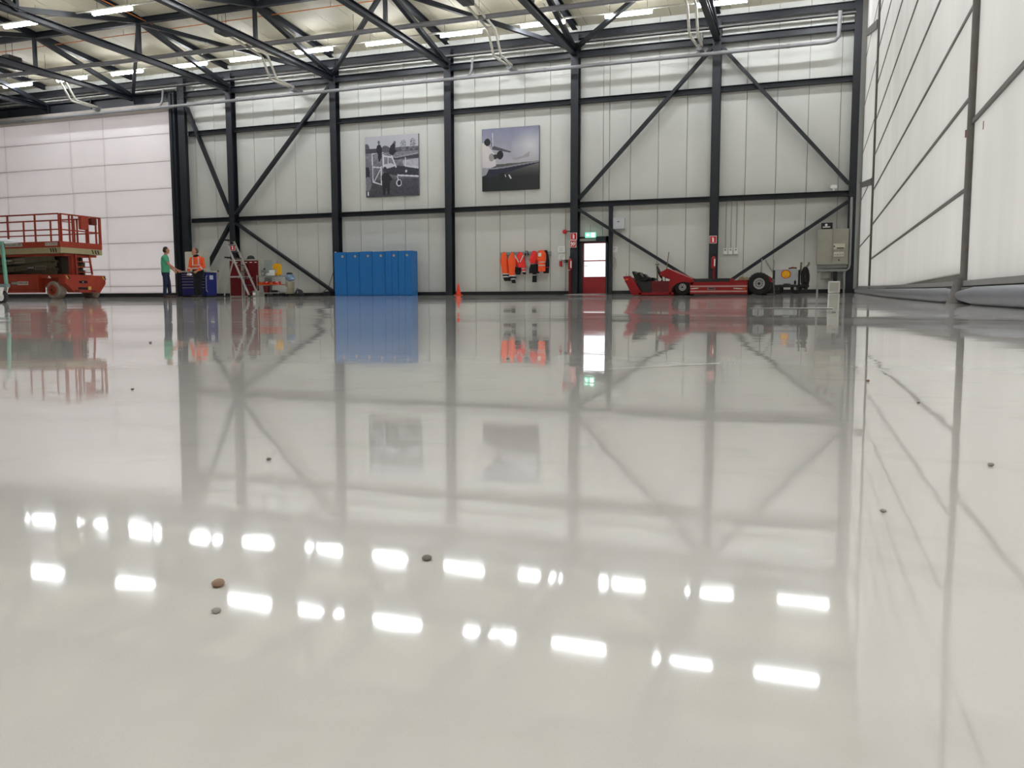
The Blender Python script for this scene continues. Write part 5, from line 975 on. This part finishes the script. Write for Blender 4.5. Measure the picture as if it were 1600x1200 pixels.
mb = MB()
for i in range(-3, 4): th = math.radians(90-i*24); mb.bar((c[0]+0.02*i*0.3, -0.0105, c[1]-R_*0.5), (c[0]+R_*0.68*math.cos(th), -0.0105, c[1]+R_*0.1+R_*0.6*math.sin(th)), 0.002, 0.0035, (1, 0, 0))
mb.build('emblem_ribs', mat('emblem_red', (206, 40, 34), 0.4), em)
for p, q in (((1208, 425), (1195.5, 411)), ((1208.5, 424), (1208, 411))):
    p, q = gp_(*p), gp_(*q); MB().tube([(p[0], 0.3, p[1]-0.1), (p[0]-0.02, 0.3, p[1]), (q[0]+0.01, 0.3, q[1]+0.05), (q[0], 0.3, q[1]+0.1)], 0.024, 8).build('cable_horn', GREYB, t)
for p, q in (((1251, 421), (1252, 409)), ((1258, 419), (1264, 409))):
    p, q = gp_(*p), gp_(*q); MB().tube([(p[0], 0.3, p[1]-0.15), (p[0], 0.3, p[1]), (q[0]-0.005, 0.3, q[1]-0.06), (q[0], 0.3, q[1])], 0.028, 8).build('cable_horn', mat('khaki_metal', (128, 118, 92), 0.5), t)
x1, z1 = gp_(1258, 434); mb = MB()
for k in range(5): mb.tube([(x1+0.1*math.cos(th)*(1-0.1*k), 0.12+0.1*k, z1+0.3*math.sin(th)) for th in [2*math.pi*i/20 for i in range(21)]], 0.03, 8)
mb.ell((x1-0.01, 0.3, z1+0.02), (0.1, 0.2, 0.27)); mb.ell((x1+0.03, 0.2, z1-0.2), (0.07, 0.1, 0.16)); mb.build('cable_coil', BLACK, t, remesh=0.02)
c2 = gp_(1238, 419.5); MB().tube([(c2[0]-0.1, 0.2, c2[1]+0.01), (c2[0], 0.15, c2[1]+0.03), (c2[0]+0.1, 0.25, c2[1]+0.02), (c2[0]+0.02, 0.35, c2[1]+0.03), (c2[0]-0.05, 0.28, c2[1]+0.02)], 0.02, 8).build('red_lead', DRED, t)
w = wheel(t, gp_(1244, 455)[0], 0.05, 0.16, 0.16, 0.16, RUBBER, mat('dark_hub', (70, 70, 72), 0.5), 5, 0.4); wheel(t, gp_(1244, 455)[0], 0.55, 0.44, 0.16, 0.16, RUBBER, mat('dark_hub', (70, 70, 72), 0.5), 5, 0.4); wheel(t, gp_(1214, 455)[0], 0.05, 0.16, 0.16, 0.16, RUBBER, mat('dark_hub', (70, 70, 72), 0.5), 5, 0.4); wheel(t, gp_(1214, 455)[0], 0.55, 0.44, 0.16, 0.16, RUBBER, mat('dark_hub', (70, 70, 72), 0.5), 5, 0.4)
xw = gp_(1242, 455)[0]; MB().box((xw-0.03, 0.0, 0.12), (xw+0.03, 0.035, 0.38)).build('wheel_fork', GREYB, t)
MB().bar((a[0]+0.1, 0.3, 0.14), (a[0]-0.35, 0.3, 0.06), 0.06, 0.05).build('draw_bar', BLACK, t)

# ================================================================== SMALL MARKS ON THE FLOOR
def floor_at(px, py):
    d = _fw + _rt*((px-800)/F_PX) + _up*((600-py)/F_PX); lo, hi = 0.01, 12.0
    for _ in range(60):
        mid_ = (lo+hi)/2
        if d.z*mid_+CAM_Z > fz(d.y*mid_, d.x*mid_): lo = mid_
        else: hi = mid_
    return Vector((d.x*lo, d.y*lo, fz(d.y*lo, d.x*lo))), lo
GRIT = mat('grit_dark', (146, 141, 133), 0.9, var=0.3); GRIB = mat('grit_brown', (176, 146, 122), 0.9, var=0.3)
GRIF = mat('grit_pale', (182, 178, 170), 0.9, var=0.2)
spk = [(420, 719, 9, GRIT, 'dark speck of grit on the floor below the column reflection'), (667, 875, 17, GRIT, 'dark crumb on the floor beside the lamp reflections'), (341, 916, 24, GRIB, 'flat brown crumb on the floor between the lamp reflections'), (338, 957, 16, GRIF, 'faint grey crumb just below the flat brown crumb'),
       (1356, 596, 7, GRIB, 'small brown speck on the floor below right door gasket'), (1435, 630, 6, GRIB, 'tiny brown speck near the reflection of right door joint'), (1548, 728, 11, GRIF, 'grey speck on the floor near the right picture edge'), (1380, 800, 10, GRIF, 'grey crumb on the floor left of gasket reflection'),
       (207, 609, 6, GRIT, 'small dark speck on the floor below the lift reflection'), (235, 536, 5, GRIT, 'small dark speck left of the green worker reflection'), (793, 561, 5, GRIT, 'tiny black dot under the orange clothes reflection')]
for px, py, sz, M, lb in spk:
    p, dist = floor_at(px, py); r = sz/2*dist/F_PX; mb = MB(); mb.ell((0, 0, r*0.45), (r*(0.8+0.3*random.random()), r, r*0.5), 10, 6); o = mb.build('grit_speck', M, loc=(p.x, p.y, p.z)); tag(o, lb, 'speck')
for (a, b_, c_), lb in (((( 950, 577), (1125, 568), 1.6), 'thin pale scratch across the floor right of the door reflection'), (((1172, 481), (1300, 481), 1.6), 'thin white scratch on the floor below the battery trolley')):
    p, d0 = floor_at(*a); q, d1_ = floor_at(*b_); w0 = c_*d0/F_PX; n_ = (q-p).normalized(); sd = Vector((n_.y, -n_.x, 0)); k = d0*d0/(CAM_H*F_PX)*c_/2
    mb = MB(); mb.add([p+Vector((0, -k*0.2, 0.0003)), q+Vector((0, -k, 0.0003)), q+Vector((0, k, 0.0003)), p+Vector((0, k*0.2, 0.0003))], [(0, 1, 2, 3)]); tag(mb.build('floor_scratch', mat('scratch_white', (226, 224, 216), 0.5)), lb, 'scratch')
